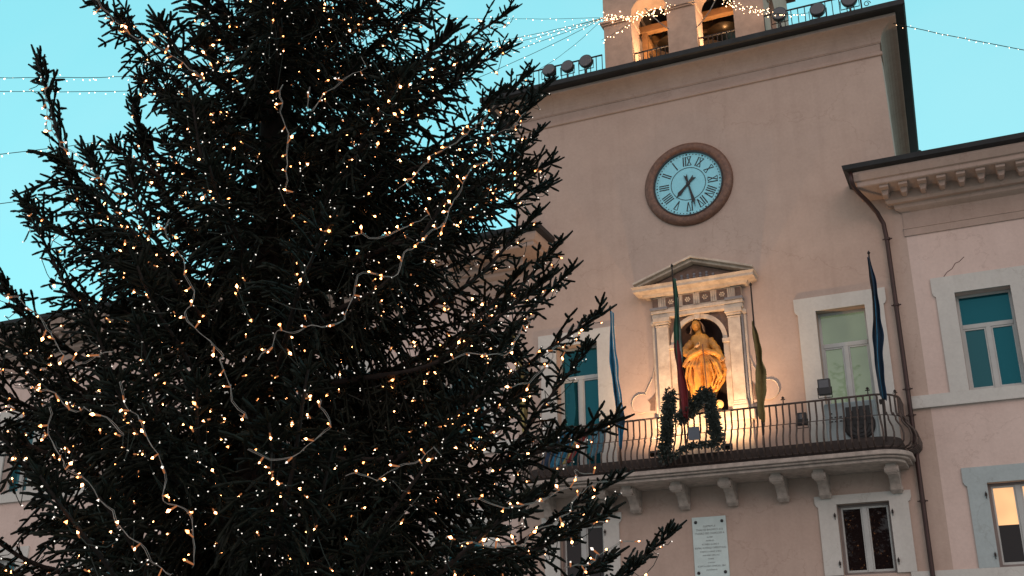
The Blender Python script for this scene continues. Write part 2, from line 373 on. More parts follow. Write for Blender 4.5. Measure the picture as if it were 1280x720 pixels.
for k, r in enumerate(wing_l):
    window(*r, *UP, 'teal', 9.72); surround(*r, *UP, mw=.40, top=.41, bottom=8.19)
    window(*r, *LO, 'teal', rec=.14); surround(*r, *LO, mw=.40, top=.35)
for x0, x1 in ((-.45, 9.0), (-40, TL + .45)):
    m = MB(); m.box(x0, x1, -.062, .02, 7.92, 8.187); m.box(x0, x1, -.085, .02, 7.90, 7.94); m.build('string_course', M_stone, hall)
    m = MB(); m.box(x0 - .4 if x0 > -1 else x0, x1 if x0 > -1 else x1 + .4, -.062, .02, 4.14, 4.387); m.build('string_course', M_stone, hall)
m = MB(); m.box(TL + .5, -3.75 - 2.3, -.02, .02, 4.10, 4.13)
m = MB(); m.box(-6.6, -3.5, .3, .4, 0, 3.4); m.build('portal_door', M_wood, hall)

m = MB(); cpts = [fac(1176, 352), fac(1181, 344), fac(1184, 340), (fac(1190, 336)), fac(1194, 329), fac(1199, 327), fac(1205, 321)]
for a_, b_ in zip(cpts, cpts[1:]): m.tube([a_ + Vector((0, .0, 0)), b_], .009, n=4)
m.build('plaster_crack', mat('crack_grime', (.16, .11, .10), .9), hall)
# belfry
BX0, BX1, BY, BD = -7.34, -2.80, .32, 4.6
m = MB()
def pier(x0, x1, y0, y1): m.box(x0, x1, y0, y1, 17.95, 20.20)
OPN = [(-6.52, -5.48), (-4.66, -3.62)]
for x0, x1 in ((BX0, OPN[0][0]), (OPN[0][1], OPN[1][0]), (OPN[1][1], BX1)):
    pier(x0, x1, BY, BY + .75); pier(x0, x1, BY + BD - .75, BY + BD)
SOP = [(BY + .95, BY + 2.0), (BY + 2.7, BY + 3.7)]
for xs_ in ((BX0, BX0 + .6), (BX1 - .6, BX1)):
    for y0, y1 in ((BY + .753, SOP[0][0]), (SOP[0][1], SOP[1][0]), (SOP[1][1], BY + BD - .753)): pier(*xs_, y0, y1)
m.build('belfry_pier', M_belfin, hall, bevel=.01)
def arch_wall(mb, a0, a1, ops, z0, z1, t0, t1, axis):
    """wall strip above springing with semicircular openings"""
    cuts = [a0]
    for o0, o1 in ops:
        n = 14; c = (o0 + o1) / 2; r = (o1 - o0) / 2
        seg = [(c - r * math.cos(math.pi * k / n), z0 + r * math.sin(math.pi * k / n)) for k in range(n + 1)]
        P = [(cuts[-1], z0), (cuts[-1], z1)]
        vs = []; 
        for k in range(n):
            (xa, za), (xb, zb) = seg[k], seg[k + 1]
            poly = [(xa, za), (xb, zb), (xb, z1), (xa, z1)]
            if axis == 'X': mb.prism(poly, t0, t1)
            else:
                q = MB().prism(poly, t0, t1); mb.add([(y, x, z) for x, y, z in q.v], q.f)
        if o0 > cuts[-1]:
            poly = [(cuts[-1], z0), (o0, z0), (o0, z1), (cuts[-1], z1)]
            if axis == 'X': mb.prism(poly, t0, t1)
            else: q = MB().prism(poly, t0, t1); mb.add([(y, x, z) for x, y, z in q.v], q.f)
        cuts.append(o1)
    poly = [(cuts[-1], z0), (a1, z0), (a1, z1), (cuts[-1], z1)]
    if axis == 'X': mb.prism(poly, t0, t1)
    else: q = MB().prism(poly, t0, t1); mb.add([(y, x, z) for x, y, z in q.v], q.f)
m = MB()
arch_wall(m, BX0, BX1, OPN, 20.2, 22.6, BY, BY + .75, 'X'); arch_wall(m, BX0, BX1, OPN, 20.2, 22.6, BY + BD - .75, BY + BD, 'X')
arch_wall(m, BY + .753, BY + BD - .753, SOP, 20.2, 22.6, BX0, BX0 + .6, 'Y'); arch_wall(m, BY + .753, BY + BD - .753, SOP, 20.2, 22.6, BX1 - .6, BX1, 'Y')
bo = m.build('belfry_arcade', M_belfin, hall)
for x0, x1 in ((BX0, OPN[0][0]), (OPN[0][1], OPN[1][0]), (OPN[1][1], BX1)):
    m = MB()
    for zz, d, h in ((20.03, .05, .05), (20.081, .09, .07)):
        m.box(x0 - (d if x0 == BX0 else .03), x1 + (d if x1 == BX1 else .03), BY - d, BY + .78, zz, zz + h)
    m.build('impost_moulding', M_belfin, hall, bevel=.008)
m = MB(); m.box(BX0 - .25, BX1 + .25, BY - .25, BY + BD + .25, 22.6, 22.9)
m.add([(BX0 - .3, BY - .3, 22.9), (BX1 + .3, BY - .3, 22.9), (BX1 + .3, BY + BD + .3, 22.9), (BX0 - .3, BY + BD + .3, 22.9), ((BX0 + BX1) / 2, BY + BD / 2, 24.4)], [(0, 1, 4), (1, 2, 4), (2, 3, 4), (3, 0, 4), (3, 2, 1, 0)])
m.build('belfry_roof', M_roof, hall)
m = MB(); m.box(BX0 + .1, BX1 - .1, BY + .1, BY + BD - .1, 17.99, 18.06); m.build('belfry_floor', M_slab, hall)
# bell frame beams
bf = empty('timber_frame', (-5.05, 2.4, 18.06), 'orange wooden bell frame with crossing beams inside the lit belfry arches', 'bell frame')
for x0, x1, y, z in ((-6.7, -3.4, 1.35, 20.22), (-6.7, -3.4, 3.1, 21.0)):
    MB().box(x0, x1, y, y + .2, z, z + .22).build('beam', M_wood, bf, bevel=.01)
for x in (-6.45, -5.05, -3.65):
    MB().box(x - .08, x + .08, 1.56, 3.6, 20.0, 20.2).build('beam', M_wood, bf, bevel=.01)
    MB().box(x - .08, x + .08, 1.36, 1.54, 18.06, 20.215).build('post', M_wood, bf, bevel=.01); MB().box(x - .08, x + .08, 3.12, 3.3, 18.06, 19.99).build('post', M_wood, bf, bevel=.01)
M_bell = mat('bronze_bell', (.09, .06, .035), .4, metal=.8, var=.3)
for x, ttl in ((-5.75, 'dark bronze bell hanging behind the left belfry arch'), (-4.25, 'dark bronze bell hanging behind the right belfry arch')):
    m = MB(); prof = [(.50, 0), (.47, .05), (.38, .2), (.31, .42), (.28, .62), (.22, .76), (.10, .82), (.05, .84), (.05, .98)]
    m.lathe(prof, (x, 2.1, 20.1), n=24); b = m.build('bell', M_bell, smooth=True)
    tag(b, ttl, 'bell')
for o0, o1 in OPN:
    t = empty('spotlight', (o1 - .12, BY + .45, 18.06), 'small warm spotlight on the floor of the %s belfry arch' % ('left' if o0 < -5 else 'right'), 'spotlight')
    MB().lathe([(.05, 0), (.06, .10)], (o1 - .12, BY + .45, 18.06), n=10).build('housing', M_black, t)
    MB().lathe([(.045, .101), (.001, .104)], (o1 - .12, BY + .45, 18.06), n=10).build('lens', E_lamp, t)
    L = bpy.data.lights.new('spot_beam', 'SPOT'); L.energy = 420; L.color = (1, .66, .36); L.spot_size = R_(100); L.spot_blend = 1; L.shadow_soft_size = .06
    lo = bpy.data.objects.new('spot_beam', L); COL.objects.link(lo); lo.location = (o1 - .12, BY + .45, 18.2)
    lo.rotation_euler = Vector((.42, -.12, -.9)).to_track_quat('Z', 'Y').to_euler()
MB().box(BX0 + .6, BX1 - .6, BY + .75, BY + BD - .75, 21.3, 21.4).build('belfry_ceiling', mat('dark_timber', (.035, .022, .016), .8, var=.4, scale=6), hall)
# railings in the belfry arches and on the terrace
def rail_panel(label, x0, x1, y, z0, z1, step=.13, group=None, scroll=False, low=True):
    t = empty('iron_railing', ((x0 + x1) / 2, y, z0), label, 'railing', group)
    m = MB(); m.box(x0, x1, y - .02, y + .02, z1 - .03, z1); m.box(x0, x1, y - .015, y + .015, z0 + .10, z0 + .125)
    if low: m.box(x0, x1, y - .012, y + .012, z0 + .26, z0 + .28)
    m.build('rail', M_iron, t)
    n = max(2, int((x1 - x0) / step)); proto = None
    for i in range(n + 1):
        x = x0 + .01 + (x1 - x0 - .02) * i / n
        if proto is None:
            proto = MB().tube([(x, y, z0), (x, y, z1 - .03)], .013, n=6).build('baluster', M_iron, t); px = x
            big = MB().tube([(x, y, z0), (x, y, z1 + .08)], .02, n=6)
        else:
            o = proto.copy(); COL.objects.link(o); o.location = proto.location + Vector((x - px, 0, 0))
    if scroll:
        m = MB()
        for i in range(n):
            xm = x0 + (x1 - x0) * (i + .5) / n; pts = [(xm + .045 * math.cos(a), y, z0 + .19 + .045 * math.sin(a)) for a in np.linspace(0, 5.2, 9)]
            m.tube(pts, .006, n=4)
        m.build('scrollwork', M_iron, t)
    return t
rail_panel('short iron railing across the left belfry arch', *OPN[0], BY + .15, 18.0, 19.02, .12, scroll=True)
rail_panel('short iron railing across the right belfry arch, lit orange', *OPN[1], BY + .15, 18.0, 19.02, .12)
rail_panel('black terrace railing left of the belfry, half hidden by spruce tips', -10.0, BX0 - .01, .12, 17.98, 19.0, .17, scroll=True)
tr = rail_panel('black terrace railing right of the belfry, below the sky', BX1 + .01, -.30, .12, 17.98, 19.0, .17, scroll=True)
m = MB()
for rr, cx_, cz_ in ((.16, -.12, 18.3), (.10, .02, 18.22), (.09, -.16, 18.62), (.06, .10, 18.12)):
    m.tube([(cx_ + rr * (1 - k / 26) * math.cos(k * .45), .12, cz_ + rr * (1 - k / 26) * math.sin(k * .45)) for k in range(18)], .011, n=5)
m.tube([(-.3, .12, 18.0), (-.3, .12, 19.06)], .022); m.build('scroll_end', M_iron, tr)

# round floodlights clamped to the terrace rail
M_lens = glass('dull_lens', (.05, .05, .06), rough=.25)
def round_flood(x, y, z, r, tilt, label, yaw=0):
    t = bpy.data.objects.new('floodlight', None); COL.objects.link(t); tag(t, label, 'floodlight', 'round floodlights on the terrace railings')
    t.location = (x, y, z - .28)
    hd = MB().lathe([(r * .55, -.14), (r * .92, -.10), (r, -.02), (r, .03), (r * .92, .045)], (0, 0, 0), 'Y', 28).build('housing', M_black, smooth=False)
    hd.parent = t; hd.location = (0, 0, .28); hd.rotation_euler = (tilt, 0, yaw)
    ln = MB().lathe([(r * .86, .046), (r * .80, .052), (.01, .056)], (0, 0, 0), 'Y', 28).build('lens', M_lens); ln.parent = t; ln.location = (0, 0, .28); ln.rotation_euler = (tilt, 0, yaw)
    b = MB().tube([(-r - .02, 0, .28), (-r - .02, 0, .02), (r + .02, 0, .02), (r + .02, 0, .28)], .014, n=5).tube([(0, 0, .02), (0, 0, -.12)], .03).build('bracket', M_iron); b.parent = t
round_flood(-8.95, .05, 18.86, .20, -.15, 'round black floodlight farthest left on the terrace railing, among the spruce tips')
round_flood(-8.38, .05, 18.84, .19, -.05, 'round black floodlight left of the belfry with tiny lights glinting on it')
round_flood(-7.82, .05, 18.86, .20, .0, 'round black floodlight on the railing nearest the left corner of the belfry')
round_flood(-2.36, -.02, 18.84, .20, .0, 'round black floodlight beside the right corner of the belfry')
round_flood(-1.38, -.02, 18.70, .20, -.1, 'round black floodlight in the middle of the right terrace railing')
round_flood(-.57, -.02, 18.78, .21, .1, 'round black floodlight at the far right end of the terrace railing')

# ------------------------------------------------------------------ clock
CC = Vector((-5.1, 0, 14.43))
clk = empty('wall_clock', CC, 'round wall clock with red marble rim and pale blue mirrored Roman dial, above the shrine', 'clock')
def loc(o, p=CC): return o
m = MB(); prof = [(1.17, -.01), (1.17, .05), (1.13, .10), (1.02, .13), (.95, .10), (.93, .075), (.91, .075), (.91, -.01)]
m.lathe(prof, CC, 'Y', 72); m.f = m.f[:-2]; m.m = m.m[:-2]; m.build('rim', M_rim, clk, smooth=True)
m = MB(); m.lathe([(.925, .0), (.925, .088), (.885, .088), (.885, .0)], CC, 'Y', 72); m.f = m.f[:-2]; m.m = m.m[:-2]; m.build('inner_rim', M_black, clk)
MB().lathe([(.90, 0), (.90, .035), (.001, .036)], CC, 'Y', 72).build('dial', M_dial, clk)
m = MB(); m.lathe([(.465, .036), (.465, .043), (.45, .043), (.45, .036)], CC, 'Y', 60); m.f = m.f[:-2]; m.m = m.m[:-2]; m.build('dial_ring', M_black, clk)
m = MB()
for i in range(60):
    a = 2 * math.pi * i / 60; s = .014 if i % 5 else .024
    m.lathe([(s, .036), (s, .042), (.001, .043)], CC + Vector((.835 * math.sin(a), 0, .835 * math.cos(a))), 'Y', 6)
m.build('minute_dots', M_black, clk)['kind'] = 'stuff'
GL = {'I': [((0, 0), (0, 1))], 'V': [((-.26, 1), (0, 0)), ((0, 0), (.26, 1))], 'X': [((-.26, 1), (.26, 0)), ((-.26, 0), (.26, 1))]}
WD = {'I': .30, 'V': .62, 'X': .62}
for h, txt in enumerate(['XII', 'I', 'II', 'III', 'IIII', 'V', 'VI', 'VII', 'VIII', 'IX', 'X', 'XI']):
    a = -2 * math.pi * h / 12                       # the dial runs the other way round
    m = MB(); H = .25; W = sum(WD[c] for c in txt) * .20; x = -W / 2
    for ch in txt:
        wch = WD[ch] * .20
        for k, (p, q) in enumerate(GL[ch]):
            wd = .015 if (ch == 'I' or k == 0) else .009
            if ch == 'X' and k == 1: wd = .011
            x1, z1, x2, z2 = (p[0] * .20 + x + wch / 2), p[1] * H, (q[0] * .20 + x + wch / 2), q[1] * H
            pts = []
            for (xx, zz) in ((x1 - wd, z1), (x1 + wd, z1), (x2 + wd, z2), (x2 - wd, z2)):
                xx = -xx                              # mirrored glyphs
                rr = .52 + zz
                pts.append((CC.x + rr * math.sin(a) + xx * math.cos(a), CC.z + rr * math.cos(a) - xx * math.sin(a)))
            m.prism(pts, CC.y - .0405 - .0006 * k, CC.y - .036)
        for zz in (0, H):                             # serifs
            xx0, xx1 = x + .012, x + wch - .012
            pts = []
            for (xx, z3) in ((xx0, zz - .007), (xx1, zz - .007), (xx1, zz + .007), (xx0, zz + .007)):
                xx = -xx; rr = .52 + z3; pts.append((CC.x + rr * math.sin(a) + xx * math.cos(a), CC.z + rr * math.cos(a) - xx * math.sin(a)))
            if ch != 'V' or zz == H: m.prism(pts, CC.y - .0395, CC.y - .036)
        x += wch
    m.build('numeral', M_black, clk)
def hand(name, ang, ln, tail, wd, yy):
    m = MB(); poly = [(-wd * 1.6, -tail), (0, -tail * .8), (wd * 1.6, -tail), (wd * .7, -.02), (wd, ln * .45), (wd * 1.5, ln * .72), (wd * .5, ln * .8), (0, ln), (-wd * .5, ln * .8), (-wd * 1.5, ln * .72), (-wd, ln * .45), (-wd * .7, -.02)]
    c, s = math.cos(ang), math.sin(ang)
    m.prism([(CC.x + x * c + z * s, CC.z - x * s + z * c) for x, z in poly], -yy - .012, -yy); m.build(name, M_black, clk)
hand('minute_hand', R_(167), .72, .26, .030, .065); hand('hour_hand', R_(224), .50, .25, .036, .05)
MB().lathe([(.05, .036), (.05, .085), (.001, .09)], CC, 'Y', 16).build('hub', M_black, clk)

# ------------------------------------------------------------------ shrine round the statue
sh = empty('wall_shrine', (-5.07, 0, 8.3), 'arched stone shrine with pilasters and pediment round the golden statue', 'shrine')
# niche bowl
m = MB(); NC = -5.09; NR = .60; SPZ = 10.13; n = 16; rows = []
zs_ = [8.32, 8.9, 9.5, SPZ] + [SPZ + NR * math.sin(a) for a in np.linspace(.25, math.pi / 2 - .001, 6)]
for z in zs_:
    rr = NR if z <= SPZ else math.sqrt(max(NR ** 2 - (z - SPZ) ** 2, 1e-6))
    rows.append([(NC - rr * math.cos(math.pi * k / n), -.02 + rr * .9 * math.sin(math.pi * k / n), z) for k in range(n + 1)])
vs = [p for r_ in rows for p in r_]
m.add(vs, [(i * (n + 1) + k, i * (n + 1) + k + 1, (i + 1) * (n + 1) + k + 1, (i + 1) * (n + 1) + k) for i in range(len(rows) - 1) for k in range(n)])
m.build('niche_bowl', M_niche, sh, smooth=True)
# inner jambs with archivolt
m = MB(); a0, a1 = -5.92, -4.2
def arch_plate(mb, xc, r, x0, x1, z0, z1, y0, y1, n=16):
    seg = [(xc - r * math.cos(math.pi * k / n), z0 + r * math.sin(math.pi * k / n)) for k in range(n + 1)]
    for k in range(n):
        (xa, za), (xb, zb) = seg[k], seg[k + 1]; mb.prism([(xa, za), (xb, zb), (xb, z1), (xa, z1)], y0, y1)
    mb.prism([(x0, z0), (xc - r, z0), (xc - r, z1), (x0, z1)], y0, y1); mb.prism([(xc + r, z0), (x1, z0), (x1, z1), (xc + r, z1)], y0, y1)
arch_plate(m, NC, .70, a0, a1, SPZ, 10.92, -.03, .05); m.build('spandrel', M_brown, sh)
m = MB()
for k in range(18):
    A, B = math.pi * k / 18, math.pi * (k + 1) / 18
    m.prism([(NC - .60 * math.cos(A), SPZ + .60 * math.sin(A)), (NC - .60 * math.cos(B), SPZ + .60 * math.sin(B)), (NC - .71 * math.cos(B), SPZ + .71 * math.sin(B)), (NC - .71 * math.cos(A), SPZ + .71 * math.sin(A))], -.09, .04)
m.build('archivolt', M_marble, sh, smooth=False)
MB().prism([(NC - .06, 10.70), (NC + .06, 10.70), (NC + .08, 10.90), (NC - .08, 10.90)], -.13, .03).build('keystone', M_marble, sh, bevel=.01)
for s in (-1, 1):
    xa = NC + s * .60; xb = NC + s * .74
    MB().box(min(xa, xb), max(xa, xb), -.075, .05, 8.32, SPZ - .12).build('inner_jamb', M_marble, sh)
    MB().box(min(xa, xb) - .02, max(xa, xb) + .02, -.12, .045, SPZ - .12, SPZ - .005).build('impost', M_marble, sh, bevel=.015)
    c = -5.08 + s * .905
    MB().box(c - .15, c + .15, -.16, .02, 8.52, 10.60).build('pilaster', M_marble, sh, bevel=.008)
    MB().box(c - .19, c + .19, -.20, .02, 8.32, 8.40).box(c - .175, c + .175, -.18, .02, 8.40, 8.47).box(c - .165, c + .165, -.172, .02, 8.47, 8.52).build('pilaster_base', M_marble, sh, bevel=.008)
    MB().box(c - .165, c + .165, -.17, .02, 10.60, 10.64).box(c - .18, c + .18, -.19, .02, 10.66, 10.72).box(c - .21, c + .21, -.22, .02, 10.72, 10.83).build('capital', M_marble, sh, bevel=.01)
    e = -5.08 + s * 1.095
    MB().box(e - .022, e + .022, -.11, .02, 8.32, 10.66).build('grey_strip', M_greyst, sh)
    e2 = -5.08 + s * 1.15
    MB().box(e2 - .03, e2 + .03, -.07, .02, 8.32, 10.70).build('outer_pilaster', M_marble, sh, bevel=.006)
    MB().lathe([(.07, 0), (.07, .10), (.02, .12)], (e2 - s * .01, 0, 10.74), 'Y', 14).build('volute', M_marble, sh)
    # side scroll and dark inlay
    q = -5.08 + s * 1.20
    pts = [(q, 9.55), (q + s * .05, 9.35), (q + s * .16, 9.15), (q + s * .24, 9.0)]
    cx_, cz_ = q + s * .37, 8.74
    sc = pts + [(cx_ + s * .24 * math.cos(a) * 1.0, cz_ + .24 * math.sin(a)) for a in np.linspace(math.pi * .68, -math.pi * .62, 14)]
    poly = sc + [(q, 8.45)]
    oo = MB().prism(poly, -.035, .02).build('side_scroll', M_wall, sh)
    bm = bmesh.new(); bm.from_mesh(oo.data); bmesh.ops.triangulate(bm, faces=[f for f in bm.faces if len(f.verts) > 4]); bm.to_mesh(oo.data); bm.free()
    MB().tube([(x, -.035, z) for x, z in sc], .012, n=5).build('scroll_edge', M_marble, sh)
    MB().prism([(q + s * .0, 8.97), (q + s * .02, 8.52), (q + s * .15, 8.54), (q + s * .13, 8.70), (q + s * .19, 8.80), (q + s * .08, 8.86)], -.05, -.03).build('inlay', M_brown, sh)
MB().box(-6.30, -3.86, -.18, .02, 8.05, 8.315).build('sill', M_marble, sh, bevel=.015)
MB().box(-6.22, -3.94, -.10, .02, 7.0, 8.05).build('plinth', M_marble, sh)
# entablature
MB().box(-6.22, -3.94, -.17, .02, 10.835, 10.95).box(-6.24, -3.92, -.20, .02, 10.95, 11.03).build('architrave', M_marble, sh, bevel=.01)
for s in (-1, 1):
    c = -5.08 + s * .95; MB().box(c - .22, c + .22, -.24, .018, 11.035, 11.10).build('grey_block', M_greyst, sh)
MB().box(-6.20, -3.96, -.13, .02, 11.03, 11.40).build('frieze', M_marble, sh)
for i, x in enumerate((-6.13, -5.72, -5.29, -4.85, -4.42, -4.03)):
    wx = .13 if 0 < i < 5 else .07
    mt = MB().box(x - wx, x + wx, -.145, -.12, 11.10, 11.36).build('metope', M_brown, sh)
    if 0 < i < 5:
        m = MB()
        for k in range(6):
            a = k * math.pi / 3; m.lathe([(.026, .145), (.018, .165), (.001, .17)], (x + .05 * math.cos(a), 0, 11.23 + .05 * math.sin(a)), 'Y', 6)
        m.lathe([(.022, .145), (.016, .17), (.001, .175)], (x, 0, 11.23), 'Y', 6); m.build('rosette', M_marble, mt)
for x in (-5.93, -5.51, -5.07, -4.635, -4.22):
    m = MB()
    for dx in (-.05, 0, .05): m.box(x + dx - .018, x + dx + .018, -.155, -.12, 11.08, 11.38)
    m.build('triglyph', M_marble, sh)
# horizontal cornice and raking cornices
def sweep_x(mb, prof, x0, x1): mb.prism
m = MB(); prof = [(.0, 11.40), (.16, 11.40), (.20, 11.46), (.30, 11.48), (.38, 11.50), (.38, 11.56), (.42, 11.62), (.0, 11.66)]
P = []
for d, z in prof: P.append([(-6.22 - d, .02, z), (-6.22 - d, -.10 - d, z), (-3.94 + d, -.10 - d, z), (-3.94 + d, .02, z)])
nn = len(prof); vs = [p for row in zip(*P) for p in row]
m.add(vs, [(k * nn + i, k * nn + (i + 1) % nn, (k + 1) * nn + (i + 1) % nn, (k + 1) * nn + i) for k in range(3) for i in range(nn)] + [tuple(range(nn)), tuple(range(4 * nn - 1, 3 * nn - 1, -1))])
m.build('cornice', M_marble, sh)
MB().prism([(-6.35, 11.66), (-3.81, 11.66), (-5.08, 12.12)], -.16, .02).build('tympanum', M_brown, sh)
m = MB()
for k in range(9):
    for j in range(3):
        x = -5.08 + (k - 4) * .16; z = 11.72 + j * .07
        if z < 12.02 - abs(x + 5.08) * .36: m.lathe([(.04, .16), (.03, .19), (.001, .20)], (x, 0, z), 'Y', 7)
m.build('relief_carving', M_greyst, sh)['kind'] = 'stuff'
for s in (-1, 1):
    m = MB()
    for (z0, z1, d) in ((0, .07, .36), (.07, .13, .46)):
        A = (-5.08 + s * 1.52, 11.635 + z0); B = (-5.08, 12.14 + z0)
        m.prism([A, B, (B[0], B[1] + (z1 - z0)), (A[0], A[1] + (z1 - z0))], -d, .02)
    m.build('raking_cornice', M_marble, sh, bevel=.008)

# globe lamp glowing at the statue's feet
gl = empty('globe_lamp', (-4.67, -.22, 8.315), 'small glowing golden globe lamp standing at the right foot of the statue', 'lamp')
MB().lathe([(.05, 0), (.05, .03), (.02, .05)], (-4.67, -.22, 8.315), n=12).build('base', M_iron, gl)
m = MB(); m.lathe([(.105 * math.sin(a), .105 - .105 * math.cos(a)) for a in np.linspace(.1, math.pi - .01, 12)], (-4.67, -.22, 8.35), n=20)
m.build('globe', mat('amber_globe', (.8, .42, .12), .4, emit=(1, .5, .15), estr=.75), gl, smooth=True)

# ------------------------------------------------------------------ statue
def statue():
    st = empty('statue', (-5.08, .02, 8.32), 'robed saint statue in billowing golden drapery inside the arched shrine', 'statue')
    bm = MB(); cx0, y0, zb = -5.06, .06, 8.52
    N = 64; rows = []
    prof = [  # z, centre dx, left reach, right reach, depth
        (0.0, -.10, .20, .27, .20), (.12, -.09, .22, .29, .22), (.35, -.05, .27, .36, .25), (.62, .00, .36, .47, .28), (.85, .03, .42, .52, .28), (.98, .03, .44, .54, .28), (1.10, .02, .40, .46, .26),
        (1.22, .02, .42, .36, .24), (1.33, .02, .25, .24, .20), (1.42, .01, .20, .21, .18), (1.52, 0, .22, .23, .18), (1.62, -.01, .26, .26, .18), (1.72, -.03, .24, .23, .16), (1.79, -.04, .20, .18, .14), (1.83, -.05, .09, .09, .09), (1.93, -.07, .07, .07, .075)]
    zz = np.linspace(0, 1.93, 70); pr = np.array(prof)
    for z in zz:
        dx, l, r, dp = [np.interp(z, pr[:, 0], pr[:, k]) for k in (1, 2, 3, 4)]
        row = []
        for k in range(N):
            a = 2 * math.pi * k / N; c, s = math.cos(a), math.sin(a)
            # folds: radiate from the waist, deeper towards the hem
            below = max(0, 1.38 - z); amp = .13 * min(1, below * 2.2) + (.03 if z > 1.45 and z < 1.75 else .012)
            ph = a * 9 + 2.2 * math.sin(z * 2.2 + a) + z * 1.5
            fold = amp * (abs(math.sin(ph * .5)) * 2 - 1 + .35 * math.sin(a * 17 + z * 6))
            rx = (r if c > 0 else l) * (1 + fold * .6); ry = dp * (1 + fold * 1.6)
            row.append((cx0 + dx + rx * c, y0 + ry * s, zb + z))
        rows.append(row)
    vs = [p for r in rows for p in r]
    bm.add(vs, [(i * N + k, i * N + (k + 1) % N, (i + 1) * N + (k + 1) % N, (i + 1) * N + k) for i in range(len(rows) - 1) for k in range(N)] + [tuple(range(N - 1, -1, -1)), tuple(range((len(rows) - 1) * N, len(rows) * N))])
    def limb(pts, rad, n=12):
        P = [Vector((cx0 + a, y0 - b, zb + c)) for a, b, c in pts]
        # resample smoothly with sleeve ripples
        Q = []; Rr = []
        for i in range(len(P) - 1):
            for t in np.linspace(0, 1, 7, endpoint=False):
                Q.append(P[i].lerp(P[i + 1], t)); rr = rad[i] * (1 - t) + rad[i + 1] * t; Rr.append(rr * (1 + .10 * math.sin(len(Q) * 1.9)))
        Q.append(P[-1]); Rr.append(rad[-1]); bm.tube(Q, Rr, n=n)
    limb([(-.23, .04, 1.64), (-.42, .10, 1.40), (-.30, .22, 1.27), (-.08, .26, 1.40)], [.095, .105, .085, .045])
    limb([(.22, .04, 1.64), (.38, .08, 1.36), (.50, .18, 1.12)], [.095, .10, .065])
    # mantle roll from the left hip across to the right arm, hanging folds
    limb([(-.45, .14, 1.02), (-.20, .30, 1.22), (.10, .31, 1.33), (.38, .22, 1.22), (.52, .14, 1.05)], [.06, .07, .06, .075, .09])
    for i, (a, b) in enumerate(((-.40, -.34), (-.30, -.26), (-.16, -.17), (-.02, -.08), (.10, .02), (.20, .14), (.31, .20), (.42, .26), (.50, .34))):
        limb([(.02 + (a) * .25, .235, 1.30), (a * .8, .29, .95), (a, .27, .62), (b, .20, .12 if a > -.25 and a < .2 else .38)], [.018, .028, .032, .014], n=8)
    # hem swirl on the right
    limb([(.52, .10, 1.05), (.56, .12, .80), (.50, .14, .55), (.36, .16, .36), (.22, .18, .22)], [.05, .05, .045, .04, .03], n=8)
    # head, neck, beard and hood as part of the same body
    hc = Vector((cx0 - .09, y0 - .07, zb + 2.03))
    vs = []; nlat, nlon = 22, 28
    for i in range(nlat + 1):
        th = math.pi * i / nlat
        for k in range(nlon):
            ph = 2 * math.pi * k / nlon
            x, y, z = math.sin(th) * math.cos(ph), math.sin(th) * math.sin(ph), math.cos(th)
            p = Vector((x * .098, -y * .118, z * .135))
            f = max(0, y)
            if f > .25:
                p.y -= .030 * math.exp(-(x * 6) ** 2 - ((z + .05) * 5) ** 2)               # nose
                p.y += .016 * (math.exp(-((abs(x) - .36) * 6) ** 2 - ((z - .14) * 7) ** 2))     # eye sockets
                p.y -= .010 * math.exp(-((z - .34) * 7) ** 2)                                     # brow
                p.y -= .020 * math.exp(-(x * 2.6) ** 2 - ((z + .75) * 3) ** 2)                   # chin, beard
                p.y += .007 * math.exp(-(x * 4) ** 2 - ((z + .42) * 14) ** 2)                    # mouth
            else: p *= 1.10
            vs.append(p)
    rot = Matrix.Rotation(R_(18), 3, 'Z') @ Matrix.Rotation(R_(14), 3, 'X') @ Matrix.Rotation(R_(-10), 3, 'Y')
    vs = [hc + rot @ v for v in vs]
    bm.add(vs, [(i * nlon + k, i * nlon + (k + 1) % nlon, (i + 1) * nlon + (k + 1) % nlon, (i + 1) * nlon + k) for i in range(nlat) for k in range(nlon)])
    bm.tube([hc + Vector((.02, .05, -.02)), hc + Vector((.03, .05, -.12)), hc + Vector((.05, .06, -.25))], [.075, .07, .09], n=12)
    body = bm.build('body', mat('gilded_terracotta', (.66, .30, .045), .45, var=.3, scale=4, bump=.4, bscale=12, dark=(.34, .13, .03)), st)
    md = body.modifiers.new('r', 'REMESH'); md.mode = 'VOXEL'; md.voxel_size = .0105; md.use_smooth_shade = True
    sm = body.modifiers.new('s', 'SMOOTH'); sm.iterations = 1; sm.factor = .5
    # hands
    for nm, base, d, side in (('hand', (-.06, .32, 1.43), Vector((.75, -.35, .30)), 1), ('hand', (.52, .20, 1.08), Vector((.35, -.55, -.5)), -1)):
        h = MB(); b = Vector((cx0 + base[0], y0 - base[1], zb + base[2])); d = d.normalized(); u = d.cross(Vector((0, -1, .2))).normalized(); v = d.cross(u)
        h.tube([b - d * .05, b, b + d * .045, b + d * .085], [.026, .036, .042, .034], n=10)
        for k, (off, ln) in enumerate(((-.032, .062), (-.011, .078), (.011, .073), (.031, .056))):
            p = b + d * .07 + u * off; h.tube([p, p + d * ln * .5 - v * .006, p + d * ln * .85 - v * .025, p + d * ln - v * .042], [.0105, .010, .009, .006], n=7)
        p = b + d * .02 + u * (-.036 * side); h.tube([p, p + d * .03 - u * .022 * side, p + d * .06 - u * .024 * side - v * .012], [.013, .011, .007], n=7)
        h.build(nm, mat('statue_skin', (.50, .31, .16), .5, var=.2), st, smooth=True)
    # veil and hair over the head
    h = MB(); rows = []
